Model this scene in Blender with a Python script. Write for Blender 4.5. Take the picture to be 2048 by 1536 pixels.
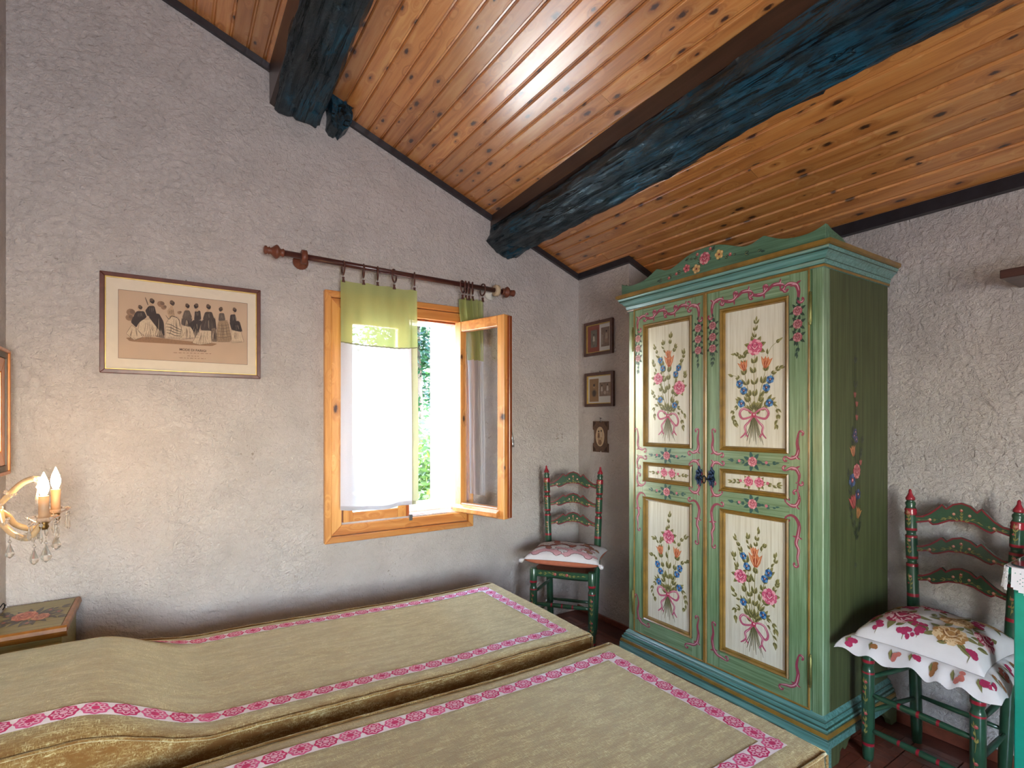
import bpy, bmesh, math, random
from mathutils import Vector, Matrix, noise
random.seed(11)
D = bpy.data; SC = bpy.context.scene; COL = SC.collection
for o in list(D.objects): D.objects.remove(o, do_unlink=True)
R = math.radians; PI = math.pi

# ------------------------------------------------------------------ camera
cd = D.cameras.new('camera'); cam = D.objects.new('camera', cd); COL.objects.link(cam)
cam.location = (0, 0, 1.3); cam.rotation_euler = (R(90), 0, -math.atan2(.5476, .8377))
cd.sensor_width = 36; cd.lens = 36*1049/2048; cd.shift_y = (842-768)/2048; cd.clip_start = .02
SC.camera = cam

# ------------------------------------------------------------------ sky, sun, rear fill, exposure
w = D.worlds.new('sky'); SC.world = w; w.use_nodes = True
nt = w.node_tree; bg = nt.nodes['Background']
sky = nt.nodes.new('ShaderNodeTexSky'); sky.sky_type = 'NISHITA'
sky.sun_disc = False; sky.sun_elevation = R(48); sky.sun_rotation = R(-60); sky.air_density = 1.3; sky.dust_density = .6
nt.links.new(sky.outputs[0], bg.inputs[0]); bg.inputs[1].default_value = 5.2

sun = D.lights.new('sun', 'SUN'); sun.energy = 30; sun.angle = R(.6); sun.color = (1, .96, .9)
so = D.objects.new('sun', sun); COL.objects.link(so)
so.rotation_euler = Vector((.74, -.32, -.62)).to_track_quat('-Z', 'Y').to_euler()

# added fill lamp set outside the added, unseen window behind the photographer
al = D.lights.new('rear_fill_light', 'AREA'); al.shape = 'RECTANGLE'; al.size = .98; al.size_y = 1.10
al.energy = 84; al.color = (.945, .945, 1.0)
ao = D.objects.new('rear_fill_light', al); COL.objects.link(ao)
ao.location = (.02, -1.86, 1.13); ao.rotation_euler = Vector((-.40, 1, .18)).to_track_quat('-Z', 'Y').to_euler()
# portal that guides sky light through the open window
pl = D.lights.new('window_portal', 'AREA'); pl.shape = 'RECTANGLE'; pl.size = .70; pl.size_y = 1.16
pl.cycles.is_portal = True
po = D.objects.new('window_portal', pl); COL.objects.link(po)
po.location = (1.10, 3.16, 1.32); po.rotation_euler = Vector((0, -1, 0)).to_track_quat('-Z', 'Z').to_euler()

vs = SC.view_settings
vs.view_transform = 'Standard'; vs.look = 'None'; vs.gamma = 1; vs.use_curve_mapping = False; vs.exposure = .12

# ------------------------------------------------------------------ measurements (metres)
YW = 2.793      # window wall
XL = -.533      # left wall
XB = 2.377      # face of the chimney breast
YB = 2.316      # its near side
XR = 2.65       # right wall
YN = -1.55      # wall behind the photographer
def zc(x): return 2.308+.370*(2.377-x)       # underside of the ceiling boards
SLOPE = math.atan(.370)

# ------------------------------------------------------------------ mesh helpers
def lin(c):
    r = []
    for v in c:
        v /= 255.; r.append(v/12.92 if v <= .04045 else ((v+.055)/1.055)**2.4)
    return (*r, 1.)

class MB:
    def __init__(s): s.v = []; s.f = []; s.m = []; s.s = []
    def add(s, vs, fs, mat=0, smooth=False):
        k = len(s.v); s.v += [tuple(p) for p in vs]
        for f in fs: s.f.append([i+k for i in f]); s.m.append(mat); s.s.append(smooth)
    def box(s, x0, x1, y0, y1, z0, z1, mat=0):
        s.add([(x0,y0,z0),(x1,y0,z0),(x1,y1,z0),(x0,y1,z0),(x0,y0,z1),(x1,y0,z1),(x1,y1,z1),(x0,y1,z1)],
              [(0,3,2,1),(4,5,6,7),(0,1,5,4),(1,2,6,5),(2,3,7,6),(3,0,4,7)], mat); return s
    def prism(s, poly, ax, a, b, mat=0, smooth=False):
        n = len(poly)
        def P(p, t): return (t,p[0],p[1]) if ax == 'x' else (p[0],t,p[1]) if ax == 'y' else (p[0],p[1],t)
        s.add([P(p,a) for p in poly]+[P(p,b) for p in poly], [tuple(range(n))[::-1], tuple(range(n,2*n))], mat)
        k = len(s.v)-2*n
        for i in range(n):
            j = (i+1) % n; s.f.append([k+i,k+j,k+n+j,k+n+i]); s.m.append(mat); s.s.append(smooth)
        return s
    def grid(s, fn, nu, nv, mat=0, smooth=True, cu=False):
        vs = [fn(i/nu, j/nv) for i in range(nu+(0 if cu else 1)) for j in range(nv+1)]
        fs = []; N = nu if cu else nu+1
        for i in range(nu):
            for j in range(nv):
                a = i*(nv+1)+j; b = ((i+1) % N)*(nv+1)+j
                fs.append((a, b, b+1, a+1))
        s.add(vs, fs, mat, smooth); return s
    def tube(s, path, r, n=8, mat=0, caps=True, smooth=True):
        P = [Vector(p) for p in path]; m = len(P)
        rr = r if isinstance(r, (list, tuple)) else [r]*m
        vs = []; up = None
        for i in range(m):
            t = (P[min(i+1,m-1)]-P[max(i-1,0)])
            if t.length < 1e-9: t = Vector((0,0,1))
            t.normalize()
            if up is None:
                up = Vector((0,0,1)) if abs(t.z) < .9 else Vector((1,0,0))
            a = t.cross(up)
            if a.length < 1e-6: a = t.orthogonal()
            a.normalize(); b = t.cross(a).normalized(); up = -b if b.dot(up) < 0 else b
            for k in range(n):
                q = 2*PI*k/n; vs.append(P[i]+(a*math.cos(q)+b*math.sin(q))*rr[i])
        fs = []
        for i in range(m-1):
            for k in range(n):
                k2 = (k+1) % n; fs.append((i*n+k, i*n+k2, (i+1)*n+k2, (i+1)*n+k))
        s.add(vs, fs, mat, smooth)
        if caps:
            k0 = len(s.v)-m*n
            s.f.append([k0+k for k in range(n)][::-1]); s.m.append(mat); s.s.append(False)
            s.f.append([k0+(m-1)*n+k for k in range(n)]); s.m.append(mat); s.s.append(False)
        return s
    def lathe(s, prof, A, B, n=12, mats=None, smooth=True):
        """prof: (radius, distance along A->B 0..1)"""
        A = Vector(A); B = Vector(B); t = (B-A); L = t.length; t.normalize()
        a = t.orthogonal().normalized(); b = t.cross(a)
        k0 = len(s.v)
        for r, d in prof:
            for k in range(n):
                q = 2*PI*k/n; s.v.append(tuple(A+t*(L*d)+(a*math.cos(q)+b*math.sin(q))*max(r, 1e-5)))
        for i in range(len(prof)-1):
            mt = mats[i] if mats else 0
            for k in range(n):
                k2 = (k+1) % n; s.f.append([k0+i*n+k, k0+i*n+k2, k0+(i+1)*n+k2, k0+(i+1)*n+k]); s.m.append(mt); s.s.append(smooth)
        s.f.append([k0+k for k in range(n)][::-1]); s.m.append(mats[0] if mats else 0); s.s.append(False)
        e = k0+(len(prof)-1)*n
        s.f.append([e+k for k in range(n)]); s.m.append(mats[-1] if mats else 0); s.s.append(False)
        return s
    def build(s, name, mats, parent=None, bevel=0, seg=1, M=None, off=None):
        me = D.meshes.new(name)
        me.from_pydata(s.v, [], s.f)
        for m in (mats if isinstance(mats, (list, tuple)) else [mats]): me.materials.append(m)
        me.polygons.foreach_set('material_index', s.m); me.polygons.foreach_set('use_smooth', s.s)
        bm = bmesh.new(); bm.from_mesh(me)
        bmesh.ops.recalc_face_normals(bm, faces=bm.faces)
        if bevel:
            es = [e for e in bm.edges if len(e.link_faces) == 2 and e.calc_face_angle(0) > .6]
            bmesh.ops.bevel(bm, geom=es, offset=bevel, segments=seg, affect='EDGES', clamp_overlap=True)
        o0 = off if off is not None else (parent.location if parent is not None and M is None and parent.type == 'EMPTY' else None)
        if o0 is not None: bmesh.ops.translate(bm, verts=bm.verts, vec=-Vector(o0))
        if M is not None: bm.transform(M)
        bm.to_mesh(me); bm.free(); me.update()
        o = D.objects.new(name, me); COL.objects.link(o)
        if parent is not None: o.parent = parent
        return o

def tag(o, label=None, cat=None, group=None, kind=None):
    if label: o['label'] = label
    if cat: o['category'] = cat
    if group: o['group'] = group
    if kind: o['kind'] = kind
    return o
def thing(name, label, cat, loc=(0,0,0), rz=0, group=None, kind=None):
    e = D.objects.new(name, None); COL.objects.link(e); e.location = loc; e.rotation_euler.z = rz
    e.empty_display_size = .05
    return tag(e, label, cat, group, kind)
def sub(mb, name, mats, parent, origin, **k):
    """part whose parent is a mesh: same local frame as that mesh"""
    return mb.build(name, mats, parent, off=origin, **k)

def catmull(pts, n=6):
    P = [Vector(p) for p in pts]; out = []
    for i in range(len(P)-1):
        a = P[max(i-1,0)]; b = P[i]; c = P[i+1]; d = P[min(i+2,len(P)-1)]
        for k in range(n):
            t = k/n
            out.append(.5*((2*b)+(c-a)*t+(2*a-5*b+4*c-d)*t*t+(3*b-a-3*c+d)*t**3))
    out.append(P[-1]); return out
def sstep(a, b, x):
    t = max(0, min(1, (x-a)/(b-a))); return t*t*(3-2*t)

# ------------------------------------------------------------------ materials
def newmat(name):
    m = D.materials.new(name); m.use_nodes = True; nt = m.node_tree
    return m, nt, nt.nodes['Principled BSDF']
def N(nt, t, **k):
    n = nt.nodes.new(t)
    for a, b in k.items():
        if hasattr(n, a): setattr(n, a, b)
    return n
def L(nt, a, b): nt.links.new(a, b)
def coords(nt, scale=(1,1,1), rnd=False, rot=(0,0,0)):
    tc = N(nt, 'ShaderNodeTexCoord'); out = tc.outputs['Object']
    if rnd:
        oi = N(nt, 'ShaderNodeObjectInfo'); ml = N(nt, 'ShaderNodeMath', operation='MULTIPLY'); ml.inputs[1].default_value = 57.
        L(nt, oi.outputs['Random'], ml.inputs[0])
        ad = N(nt, 'ShaderNodeVectorMath', operation='ADD'); L(nt, out, ad.inputs[0]); L(nt, ml.outputs[0], ad.inputs[1]); out = ad.outputs[0]
    mp = N(nt, 'ShaderNodeMapping'); mp.inputs['Scale'].default_value = scale; mp.inputs['Rotation'].default_value = rot
    L(nt, out, mp.inputs[0]); return mp.outputs[0]
def noise_tex(nt, vec, scale, detail=4, rough=.55, dist=0):
    n = N(nt, 'ShaderNodeTexNoise'); n.inputs['Scale'].default_value = scale; n.inputs['Detail'].default_value = detail
    n.inputs['Roughness'].default_value = rough; n.inputs['Distortion'].default_value = dist
    L(nt, vec, n.inputs['Vector']); return n.outputs[0]
def ramp(nt, fac, stops):
    r = N(nt, 'ShaderNodeValToRGB'); e = r.color_ramp.elements
    while len(e) < len(stops): e.new(.5)
    for i, (p, c) in enumerate(stops): e[i].position = p; e[i].color = c if len(c) == 4 else lin(c)
    L(nt, fac, r.inputs[0]); return r.outputs[0]
def mixc(nt, fac, a, b, mode='MIX'):
    m = N(nt, 'ShaderNodeMix', data_type='RGBA', blend_type=mode)
    for sk, v in ((m.inputs[0], fac), (m.inputs[6], a), (m.inputs[7], b)):
        if isinstance(v, (int, float)): sk.default_value = v
        elif isinstance(v, tuple): sk.default_value = v if len(v) == 4 else lin(v)
        else: L(nt, v, sk)
    return m.outputs[2]
def bump(nt, h, dist=.002, strength=1., normal=None):
    b = N(nt, 'ShaderNodeBump'); b.inputs['Distance'].default_value = dist; b.inputs['Strength'].default_value = strength
    L(nt, h, b.inputs['Height'])
    if normal: L(nt, normal, b.inputs['Normal'])
    return b.outputs[0]
def simple(name, col, rough=.5, metal=0, var=.0, vscale=40, coat=0, bmp=0, spec=.5, aniso=(1,1,1), rnd=False):
    m, nt, p = newmat(name)
    c = lin(col); p.inputs['Base Color'].default_value = c
    p.inputs['Roughness'].default_value = rough; p.inputs['Metallic'].default_value = metal
    p.inputs['Specular IOR Level'].default_value = spec
    p.inputs['Coat Weight'].default_value = coat; p.inputs['Coat Roughness'].default_value = .12
    if var or bmp:
        n = noise_tex(nt, coords(nt, aniso, rnd), vscale)
        if var:
            d = tuple(v*(1-var) for v in c[:3])+(1,); l = tuple(min(1, v*(1+var)) for v in c[:3])+(1,)
            L(nt, ramp(nt, n, [(.3, d), (.7, l)]), p.inputs['Base Color'])
        if bmp: L(nt, bump(nt, n, bmp), p.inputs['Normal'])
    return m
def plaster(name, col, amt=.006):
    m, nt, p = newmat(name); v = coords(nt)
    n1 = noise_tex(nt, v, 5, 3); n2 = noise_tex(nt, v, 42, 6, .62, .6); n3 = noise_tex(nt, v, 110, 3, .6)
    ad = N(nt, 'ShaderNodeMath', operation='MULTIPLY_ADD'); L(nt, n3, ad.inputs[0]); ad.inputs[1].default_value = .35; L(nt, n2, ad.inputs[2])
    ad2 = N(nt, 'ShaderNodeMath', operation='MULTIPLY_ADD'); L(nt, n1, ad2.inputs[0]); ad2.inputs[1].default_value = .9; L(nt, ad.outputs[0], ad2.inputs[2])
    L(nt, bump(nt, ad2.outputs[0], amt*3.3, 1.), p.inputs['Normal'])
    c = lin(col); d = tuple(x*.86 for x in c[:3])+(1,)
    base = ramp(nt, n1, [(.3, d), (.65, c)])
    sp = noise_tex(nt, v, 60, 2, .5); sp2 = noise_tex(nt, v, 2.2, 2)
    ms = N(nt, 'ShaderNodeMath', operation='MULTIPLY'); L(nt, sp, ms.inputs[0]); L(nt, sp2, ms.inputs[1])
    spot = ramp(nt, ms.outputs[0], [(.45, (0,0,0,1)), (.50, (.7,.7,.7,1))])
    L(nt, mixc(nt, spot, base, (150,135,122)), p.inputs['Base Color'])
    p.inputs['Roughness'].default_value = .9; p.inputs['Specular IOR Level'].default_value = .2
    return m
def pine(name, c_d, c_m, c_l, along='y', knots=True, coat=.8, scale=1., crough=.16, rnd=True, kcol=(62,30,14), cior=1.5, kth=.46):
    m, nt, p = newmat(name)
    st = {'x': (.9,14,14), 'y': (14,.9,14), 'z': (14,14,.9)}[along]
    v = coords(nt, tuple(a*scale for a in st), rnd)
    sx = N(nt, 'ShaderNodeSeparateXYZ'); L(nt, coords(nt, (scale,scale,scale), rnd), sx.inputs[0])
    ac, al_ = {'x': ('Z','X'), 'y': ('X','Y'), 'z': ('X','Z')}[along]
    cb = N(nt, 'ShaderNodeCombineXYZ')
    for sk, k_, f_ in ((ac, 0, 15.), (al_, 1, 6.5)):
        mm = N(nt, 'ShaderNodeMath', operation='MULTIPLY'); mm.inputs[1].default_value = f_; L(nt, sx.outputs[sk], mm.inputs[0]); L(nt, mm.outputs[0], cb.inputs[k_])
    vo = N(nt, 'ShaderNodeTexVoronoi', voronoi_dimensions='2D'); vo.inputs['Scale'].default_value = 1.; vo.inputs['Randomness'].default_value = 1.
    L(nt, cb.outputs[0], vo.inputs['Vector'])
    kd = ramp(nt, vo.outputs['Distance'], [(.0, (1,1,1,1)), (.35, (0,0,0,1))])
    ds = N(nt, 'ShaderNodeVectorMath', operation='ADD'); L(nt, v, ds.inputs[0])
    sc = N(nt, 'ShaderNodeVectorMath', operation='SCALE'); L(nt, kd, sc.inputs[0]); sc.inputs['Scale'].default_value = .5 if knots else 0
    L(nt, sc.outputs[0], ds.inputs[1])
    g = noise_tex(nt, ds.outputs[0], 2.2, 5, .6, .6)
    base = ramp(nt, g, [(.28, c_d), (.5, c_m), (.72, c_l)])
    oi = N(nt, 'ShaderNodeObjectInfo')
    hs = N(nt, 'ShaderNodeHueSaturation'); L(nt, base, hs.inputs['Color'])
    mr = N(nt, 'ShaderNodeMapRange'); mr.inputs[3].default_value = .78; mr.inputs[4].default_value = 1.14
    L(nt, oi.outputs['Random'], mr.inputs[0]); L(nt, mr.outputs[0], hs.inputs['Value'])
    col = hs.outputs[0]
    if knots:
        # soft brown halo and dark heart of each knot; a random mask keeps only some cells
        sc_ = N(nt, 'ShaderNodeSeparateColor'); L(nt, vo.outputs['Color'], sc_.inputs[0])
        sel = ramp(nt, sc_.outputs[0], [(kth, (0,0,0,1)), (kth+.01, (1,1,1,1))])
        sz = N(nt, 'ShaderNodeMapRange'); sz.inputs[3].default_value = .35; sz.inputs[4].default_value = 1.5; L(nt, sc_.outputs[1], sz.inputs[0])
        jt = N(nt, 'ShaderNodeMath', operation='MULTIPLY_ADD'); L(nt, noise_tex(nt, cb.outputs[0], 9, 3), jt.inputs[0]); jt.inputs[1].default_value = .16; L(nt, vo.outputs['Distance'], jt.inputs[2])
        js = N(nt, 'ShaderNodeMath', operation='SUBTRACT'); L(nt, jt.outputs[0], js.inputs[0]); js.inputs[1].default_value = .08
        dv = N(nt, 'ShaderNodeMath', operation='DIVIDE'); L(nt, js.outputs[0], dv.inputs[0]); L(nt, sz.outputs[0], dv.inputs[1])
        h1 = ramp(nt, dv.outputs[0], [(.05, (1,1,1,1)), (.34, (0,0,0,1))])
        h2 = ramp(nt, dv.outputs[0], [(.06, (1,1,1,1)), (.125, (0,0,0,1))])
        f1 = mixc(nt, 1., h1, sel, 'MULTIPLY'); f1 = mixc(nt, 1., f1, (.55,.55,.55,1), 'MULTIPLY')
        f2 = mixc(nt, 1., h2, sel, 'MULTIPLY')
        col = mixc(nt, f1, col, (128,66,24)); col = mixc(nt, f2, col, kcol)
    L(nt, col, p.inputs['Base Color'])
    p.inputs['Roughness'].default_value = .38; p.inputs['Coat Weight'].default_value = coat; p.inputs['Coat IOR'].default_value = cior; p.inputs['Coat Roughness'].default_value = crough
    L(nt, bump(nt, g, .0006, .5), p.inputs['Normal'])
    return m
def antique(name, base, dark, light, along='z', rough=.36, amt=1., coat=.25):
    """brushed country-furniture paint: streaks along the grain, glaze left in patches"""
    m, nt, p = newmat(name)
    st = {'x': (2,70,70), 'y': (70,2,70), 'z': (70,70,2)}[along]
    n1 = noise_tex(nt, coords(nt, st), 1.6, 5, .65); n2 = noise_tex(nt, coords(nt), 3.2, 3, .6)
    c1 = ramp(nt, n1, [(.32, dark), (.5, base), (.72, light)])
    c2 = mixc(nt, ramp(nt, n2, [(.42, (0,0,0,1)), (.75, (.45*amt,.45*amt,.45*amt,1))]), c1, dark)
    L(nt, c2, p.inputs['Base Color']); p.inputs['Roughness'].default_value = rough
    p.inputs['Coat Weight'].default_value = coat; p.inputs['Coat Roughness'].default_value = .26; p.inputs['Coat IOR'].default_value = 1.7
    L(nt, bump(nt, n1, .0005, .6), p.inputs['Normal'])
    return m
def glass(name, tint=(1,1,1,1), refl=.02):
    m = D.materials.new(name); m.use_nodes = True; nt = m.node_tree; nt.nodes.clear()
    o = N(nt, 'ShaderNodeOutputMaterial'); mx = N(nt, 'ShaderNodeMixShader'); tr = N(nt, 'ShaderNodeBsdfTransparent'); gl = N(nt, 'ShaderNodeBsdfGlossy')
    gl.inputs['Roughness'].default_value = .015; tr.inputs[0].default_value = tint
    lw = N(nt, 'ShaderNodeLayerWeight'); pw = N(nt, 'ShaderNodeMath', operation='POWER'); pw.inputs[1].default_value = 5; L(nt, lw.outputs['Facing'], pw.inputs[0])
    fr = N(nt, 'ShaderNodeMath', operation='MULTIPLY_ADD'); L(nt, pw.outputs[0], fr.inputs[0]); fr.inputs[1].default_value = .9; fr.inputs[2].default_value = .035
    L(nt, fr.outputs[0], mx.inputs[0]); L(nt, tr.outputs[0], mx.inputs[1]); L(nt, gl.outputs[0], mx.inputs[2]); L(nt, mx.outputs[0], o.inputs[0])
    return m
def cloth(name, col, transl=.5, transp=.1, var=.08, weave=900):
    m = D.materials.new(name); m.use_nodes = True; nt = m.node_tree; nt.nodes.clear()
    o = N(nt, 'ShaderNodeOutputMaterial'); df = N(nt, 'ShaderNodeBsdfDiffuse'); tl = N(nt, 'ShaderNodeBsdfTranslucent'); tp = N(nt, 'ShaderNodeBsdfTransparent')
    n = noise_tex(nt, coords(nt, (1,1,6)), 160, 3); n2 = noise_tex(nt, coords(nt, (6,1,1)), 160, 3)
    av = mixc(nt, .5, n, n2)
    c = lin(col); cc = ramp(nt, av, [(.35, tuple(x*(1-var) for x in c[:3])+(1,)), (.65, c)])
    L(nt, cc, df.inputs[0]); L(nt, cc, tl.inputs[0])
    a = N(nt, 'ShaderNodeMixShader'); a.inputs[0].default_value = transl; L(nt, df.outputs[0], a.inputs[1]); L(nt, tl.outputs[0], a.inputs[2])
    b = N(nt, 'ShaderNodeMixShader'); b.inputs[0].default_value = transp; L(nt, a.outputs[0], b.inputs[1]); L(nt, tp.outputs[0], b.inputs[2])
    L(nt, b.outputs[0], o.inputs[0]); return m
def paintmat(name, rough=.42, coat=.2):
    m, nt, p = newmat(name); a = N(nt, 'ShaderNodeVertexColor'); a.layer_name = 'Col'
    n = noise_tex(nt, coords(nt, (40,40,40)), 4, 4)
    L(nt, mixc(nt, 1., a.outputs[0], ramp(nt, n, [(.3, (.78,.78,.78,1)), (.7, (1,1,1,1))]), 'MULTIPLY'), p.inputs['Base Color'])
    p.inputs['Roughness'].default_value = rough; p.inputs['Coat Weight'].default_value = coat; p.inputs['Coat Roughness'].default_value = .25
    return m
def emit(name, col, s):
    m = D.materials.new(name); m.use_nodes = True; nt = m.node_tree; nt.nodes.clear()
    o = N(nt, 'ShaderNodeOutputMaterial'); e = N(nt, 'ShaderNodeEmission'); e.inputs[0].default_value = col; e.inputs[1].default_value = s
    L(nt, e.outputs[0], o.inputs[0]); return m

M = {}
M['wall'] = plaster('lime_plaster', (215,208,205))
M['ext'] = plaster('exterior_plaster', (226,220,208), .004)
M['board'] = pine('varnished_pine_boards', (172,104,48), (208,138,70), (226,168,98), coat=1., crough=.25, cior=2.0)
M['casing'] = pine('orange_pine_window', (190,120,54), (218,152,80), (234,178,106), 'z', True, .5, .8, .2, kth=.70)
M['casingx'] = pine('orange_pine_window_rail', (178,106,50), (206,136,70), (224,164,96), 'x', True, .5, .8, .2, kth=.66)
M['redwood'] = pine('reddish_pine_jamb', (112,50,16), (146,70,24), (168,88,36), 'z', False, .5)
M['walnut'] = pine('walnut', (52,30,26), (74,44,38), (92,58,48), 'y', False, .2, 1., .3, False)
M['plank'] = pine('dark_brown_plank', (40,28,24), (54,38,32), (66,48,40), 'y', False, .3, 1., .3, False)
M['rod'] = simple('mahogany_rod', (70,34,30), .3, var=.2, coat=.4)
M['turned'] = simple('turned_brown_wood', (112,62,44), .45, var=.3, vscale=60, aniso=(1,8,8))
M['ring'] = simple('ring_wood', (84,46,38), .4, var=.2, coat=.3)
M['palewood'] = simple('pale_unfinished_wood', (206,188,158), .6, var=.12, vscale=30)
M['white_paint'] = simple('white_paint', (222,220,212), .5, var=.06)
M['steel'] = simple('steel', (168,172,176), .28, 1)
M['blackiron'] = simple('black_iron', (30,32,36), .4, .6)
M['darktrim'] = simple('dark_stained_trim', (40,38,44), .4, var=.35, vscale=20, coat=.3)
M['floor'] = simple('terracotta_slab', (92,48,36), .45, var=.25, vscale=15)
M['tile'] = simple('terracotta_tile', (122,66,50), .32, var=.28, vscale=18, coat=.35, rnd=True)
M['glass'] = glass('clear_glass')
M['green_cloth'] = cloth('lime_green_linen', (186,196,128), .36, .20)
M['white_cloth'] = cloth('white_sheer_linen', (206,205,210), .36, .05)
M['grey_hem'] = cloth('olive_hem', (176,176,140), .4, .04)
M['paint'] = paintmat('decorative_paint')
M['print'] = paintmat('ink_print', .85, 0)
M['fabric_print'] = paintmat('fabric_print', .9, 0)
# ------------------------------------------------------------------ brush painting (flat decoration as thin paint film)
class Paint:
    def __init__(s): s.p = []
    def poly(s, pts, col, lvl=0): s.p.append(([tuple(q) for q in pts], col, lvl+random.random()*.6))
    def disc(s, x, y, r, col, lvl=0, n=9, sx=1., rot=0):
        c, k = math.cos(rot), math.sin(rot)
        s.poly([(x+r*sx*math.cos(a)*c-r*math.sin(a)*k, y+r*sx*math.cos(a)*k+r*math.sin(a)*c) for a in [2*PI*i/n for i in range(n)]], col, lvl)
    def stroke(s, pts, w, col, lvl=0, n=5, taper=.15, raw=False):
        P = [Vector((*p, 0)) for p in pts]; P = P if raw else catmull(P, n); m = len(P)
        lv = lvl+random.random()*.6; Lf = []; Rt = []
        for i in range(m):
            t = P[min(i+1,m-1)]-P[max(i-1,0)]
            if t.length < 1e-9: t = Vector((1,0,0))
            t.normalize(); nn = Vector((-t.y, t.x, 0)); q = i/(m-1)
            ww = w*.5*(taper+(1-taper)*math.sin(PI*min(1, max(0, q)))**.7)
            Lf.append((P[i]+nn*ww)[:2]); Rt.append((P[i]-nn*ww)[:2])
        for i in range(m-1): s.p.append(([Lf[i], Lf[i+1], Rt[i+1], Rt[i]], col, lv))
    def leaf(s, x, y, a, l, wd, col, lvl=1, bend=.0):
        ax = []
        for i in range(6):
            t = i/5; b = a+bend*t; ax.append((x+l*t*math.cos(b), y+l*t*math.sin(b), b))
        prof = [0, .75, 1, .85, .5, 0]
        up = [(p[0]-math.sin(p[2])*wd*.5*q, p[1]+math.cos(p[2])*wd*.5*q) for p, q in zip(ax, prof)]
        dn = [(p[0]+math.sin(p[2])*wd*.5*q, p[1]-math.cos(p[2])*wd*.5*q) for p, q in zip(ax, prof)]
        s.poly(up+dn[1:-1][::-1], col, lvl)
    def rose(s, x, y, r, cols=((150,40,70),(206,92,118),(236,170,180)), lvl=4):
        d, m, l = cols
        for i in range(9):
            a = 2*PI*i/9+.2; s.disc(x+.66*r*math.cos(a), y+.66*r*math.sin(a), r*.40, l if i % 2 else m, lvl, 7)
        s.disc(x, y, r*.72, m, lvl+1, 10)
        for i in range(5):
            a = PI+PI*i/4; s.stroke([(x+.78*r*math.cos(a-.3), y+.78*r*math.sin(a-.3)), (x+.62*r*math.cos(a), y+.62*r*math.sin(a)), (x+.78*r*math.cos(a+.3), y+.78*r*math.sin(a+.3))], r*.12, l, lvl+2, 2)
        s.disc(x, y+.12*r, r*.45, d, lvl+2, 9)
        s.disc(x, y+.2*r, r*.26, m, lvl+3, 8)
        s.stroke([(x-.4*r, y+.2*r), (x, y-.22*r), (x+.42*r, y+.2*r)], r*.16, l, lvl+3, 3)
        s.stroke([(x-.2*r, y+.38*r), (x, y+.5*r), (x+.22*r, y+.36*r)], r*.1, l, lvl+3, 3)
    def tulip(s, x, y, r, rot=0, cols=((176,84,48),(214,128,84),(232,178,140)), lvl=4):
        c, k = math.cos(rot), math.sin(rot)
        def T(p): return (x+(p[0]*c-p[1]*k)*r, y+(p[0]*k+p[1]*c)*r)
        d, m, l = cols
        s.poly([T(p) for p in [(-.2,-.9),(.25,-.9),(.62,-.3),(.9,.75),(.45,.4),(.2,.85),(0,.45),(-.25,.9),(-.45,.4),(-.95,.8),(-.62,-.25)]], m, lvl)
        s.poly([T(p) for p in [(-.18,-.88),(.22,-.88),(.34,-.2),(.12,.25),(-.2,.2),(-.36,-.25)]], d, lvl+1)
        for q in (-.55, 0, .5): s.stroke([T((q*.3,-.7)), T((q*.9,0)), T((q*1.35,.6))], r*.1, l, lvl+2, 3)
    def blue(s, x, y, r, lvl=4, cols=((40,92,150),(92,150,206),(40,40,70))):
        for i in range(6):
            a = 2*PI*i/6+.3; s.disc(x+.62*r*math.cos(a), y+.62*r*math.sin(a), r*.42, cols[1] if i % 2 else cols[0], lvl, 7, .8, a)
        s.disc(x, y, r*.34, cols[2], lvl+2, 6); s.disc(x+.05*r, y+.05*r, r*.18, (236,170,170), lvl+3, 5)
    def sprig(s, pts, col, hl, lw=.011, ll=.03, step=3, w=.0022, lvl=0, ww=None):
        s.stroke(pts, w, col, lvl, 6, .5)
        P = catmull([(*p, 0) for p in pts], 6)
        for i in range(2, len(P), step):
            t = P[min(i+1,len(P)-1)]-P[i-1]; a = math.atan2(t.y, t.x)
            for sd in (-1, 1):
                if random.random() < .86:
                    q = a+sd*random.uniform(.5, .95); l2 = ll*random.uniform(.7, 1.15)
                    s.leaf(P[i].x, P[i].y, q, l2, lw*random.uniform(.8, 1.1), random.choice(col if isinstance(col, list) else [col]) if False else col, lvl+1, -sd*.4)
                    if hl: s.leaf(P[i].x, P[i].y, q+.08*sd, l2*.8, lw*.34, hl, lvl+2, -sd*.4)
        e = P[-1]; t = P[-1]-P[-3]; s.leaf(e.x, e.y, math.atan2(t.y, t.x), ll, lw*.8, col, lvl+1)
    def scroll(s, pts, w, cols=((148,64,86),(212,160,174)), lvl=1):
        s.stroke(pts, w, cols[0], lvl, 6, .3)
        s.stroke([(p[0]+w*.12, p[1]+w*.14) for p in pts[len(pts)//3:]], w*.32, cols[1], lvl+2, 6, .1)
        for e, f in ((pts[0], pts[1]), (pts[-1], pts[-2])):     # curled ends
            t = math.atan2(e[1]-f[1], e[0]-f[0]); sg = 1 if (e[0]+e[1]*3) % .02 > .01 else -1
            cur = [(e[0], e[1])]; px, py = e
            for k in range(5):
                t += sg*.85; px += w*.62*(1-.12*k)*math.cos(t); py += w*.62*(1-.12*k)*math.sin(t); cur.append((px, py))
            s.stroke(cur, w*.62, cols[0], lvl+1, 4, .75); s.stroke([(a_+w*.06, b_+w*.08) for a_, b_ in cur[1:4]], w*.22, cols[1], lvl+2, 4)
        m = len(pts)//2; t = math.atan2(pts[m][1]-pts[m-1][1], pts[m][0]-pts[m-1][0])      # acanthus barbs
        for sg in (-1, 1): s.leaf(pts[m][0], pts[m][1], t+sg*.75, w*1.5, w*.62, cols[0], lvl, sg*.6)
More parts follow.
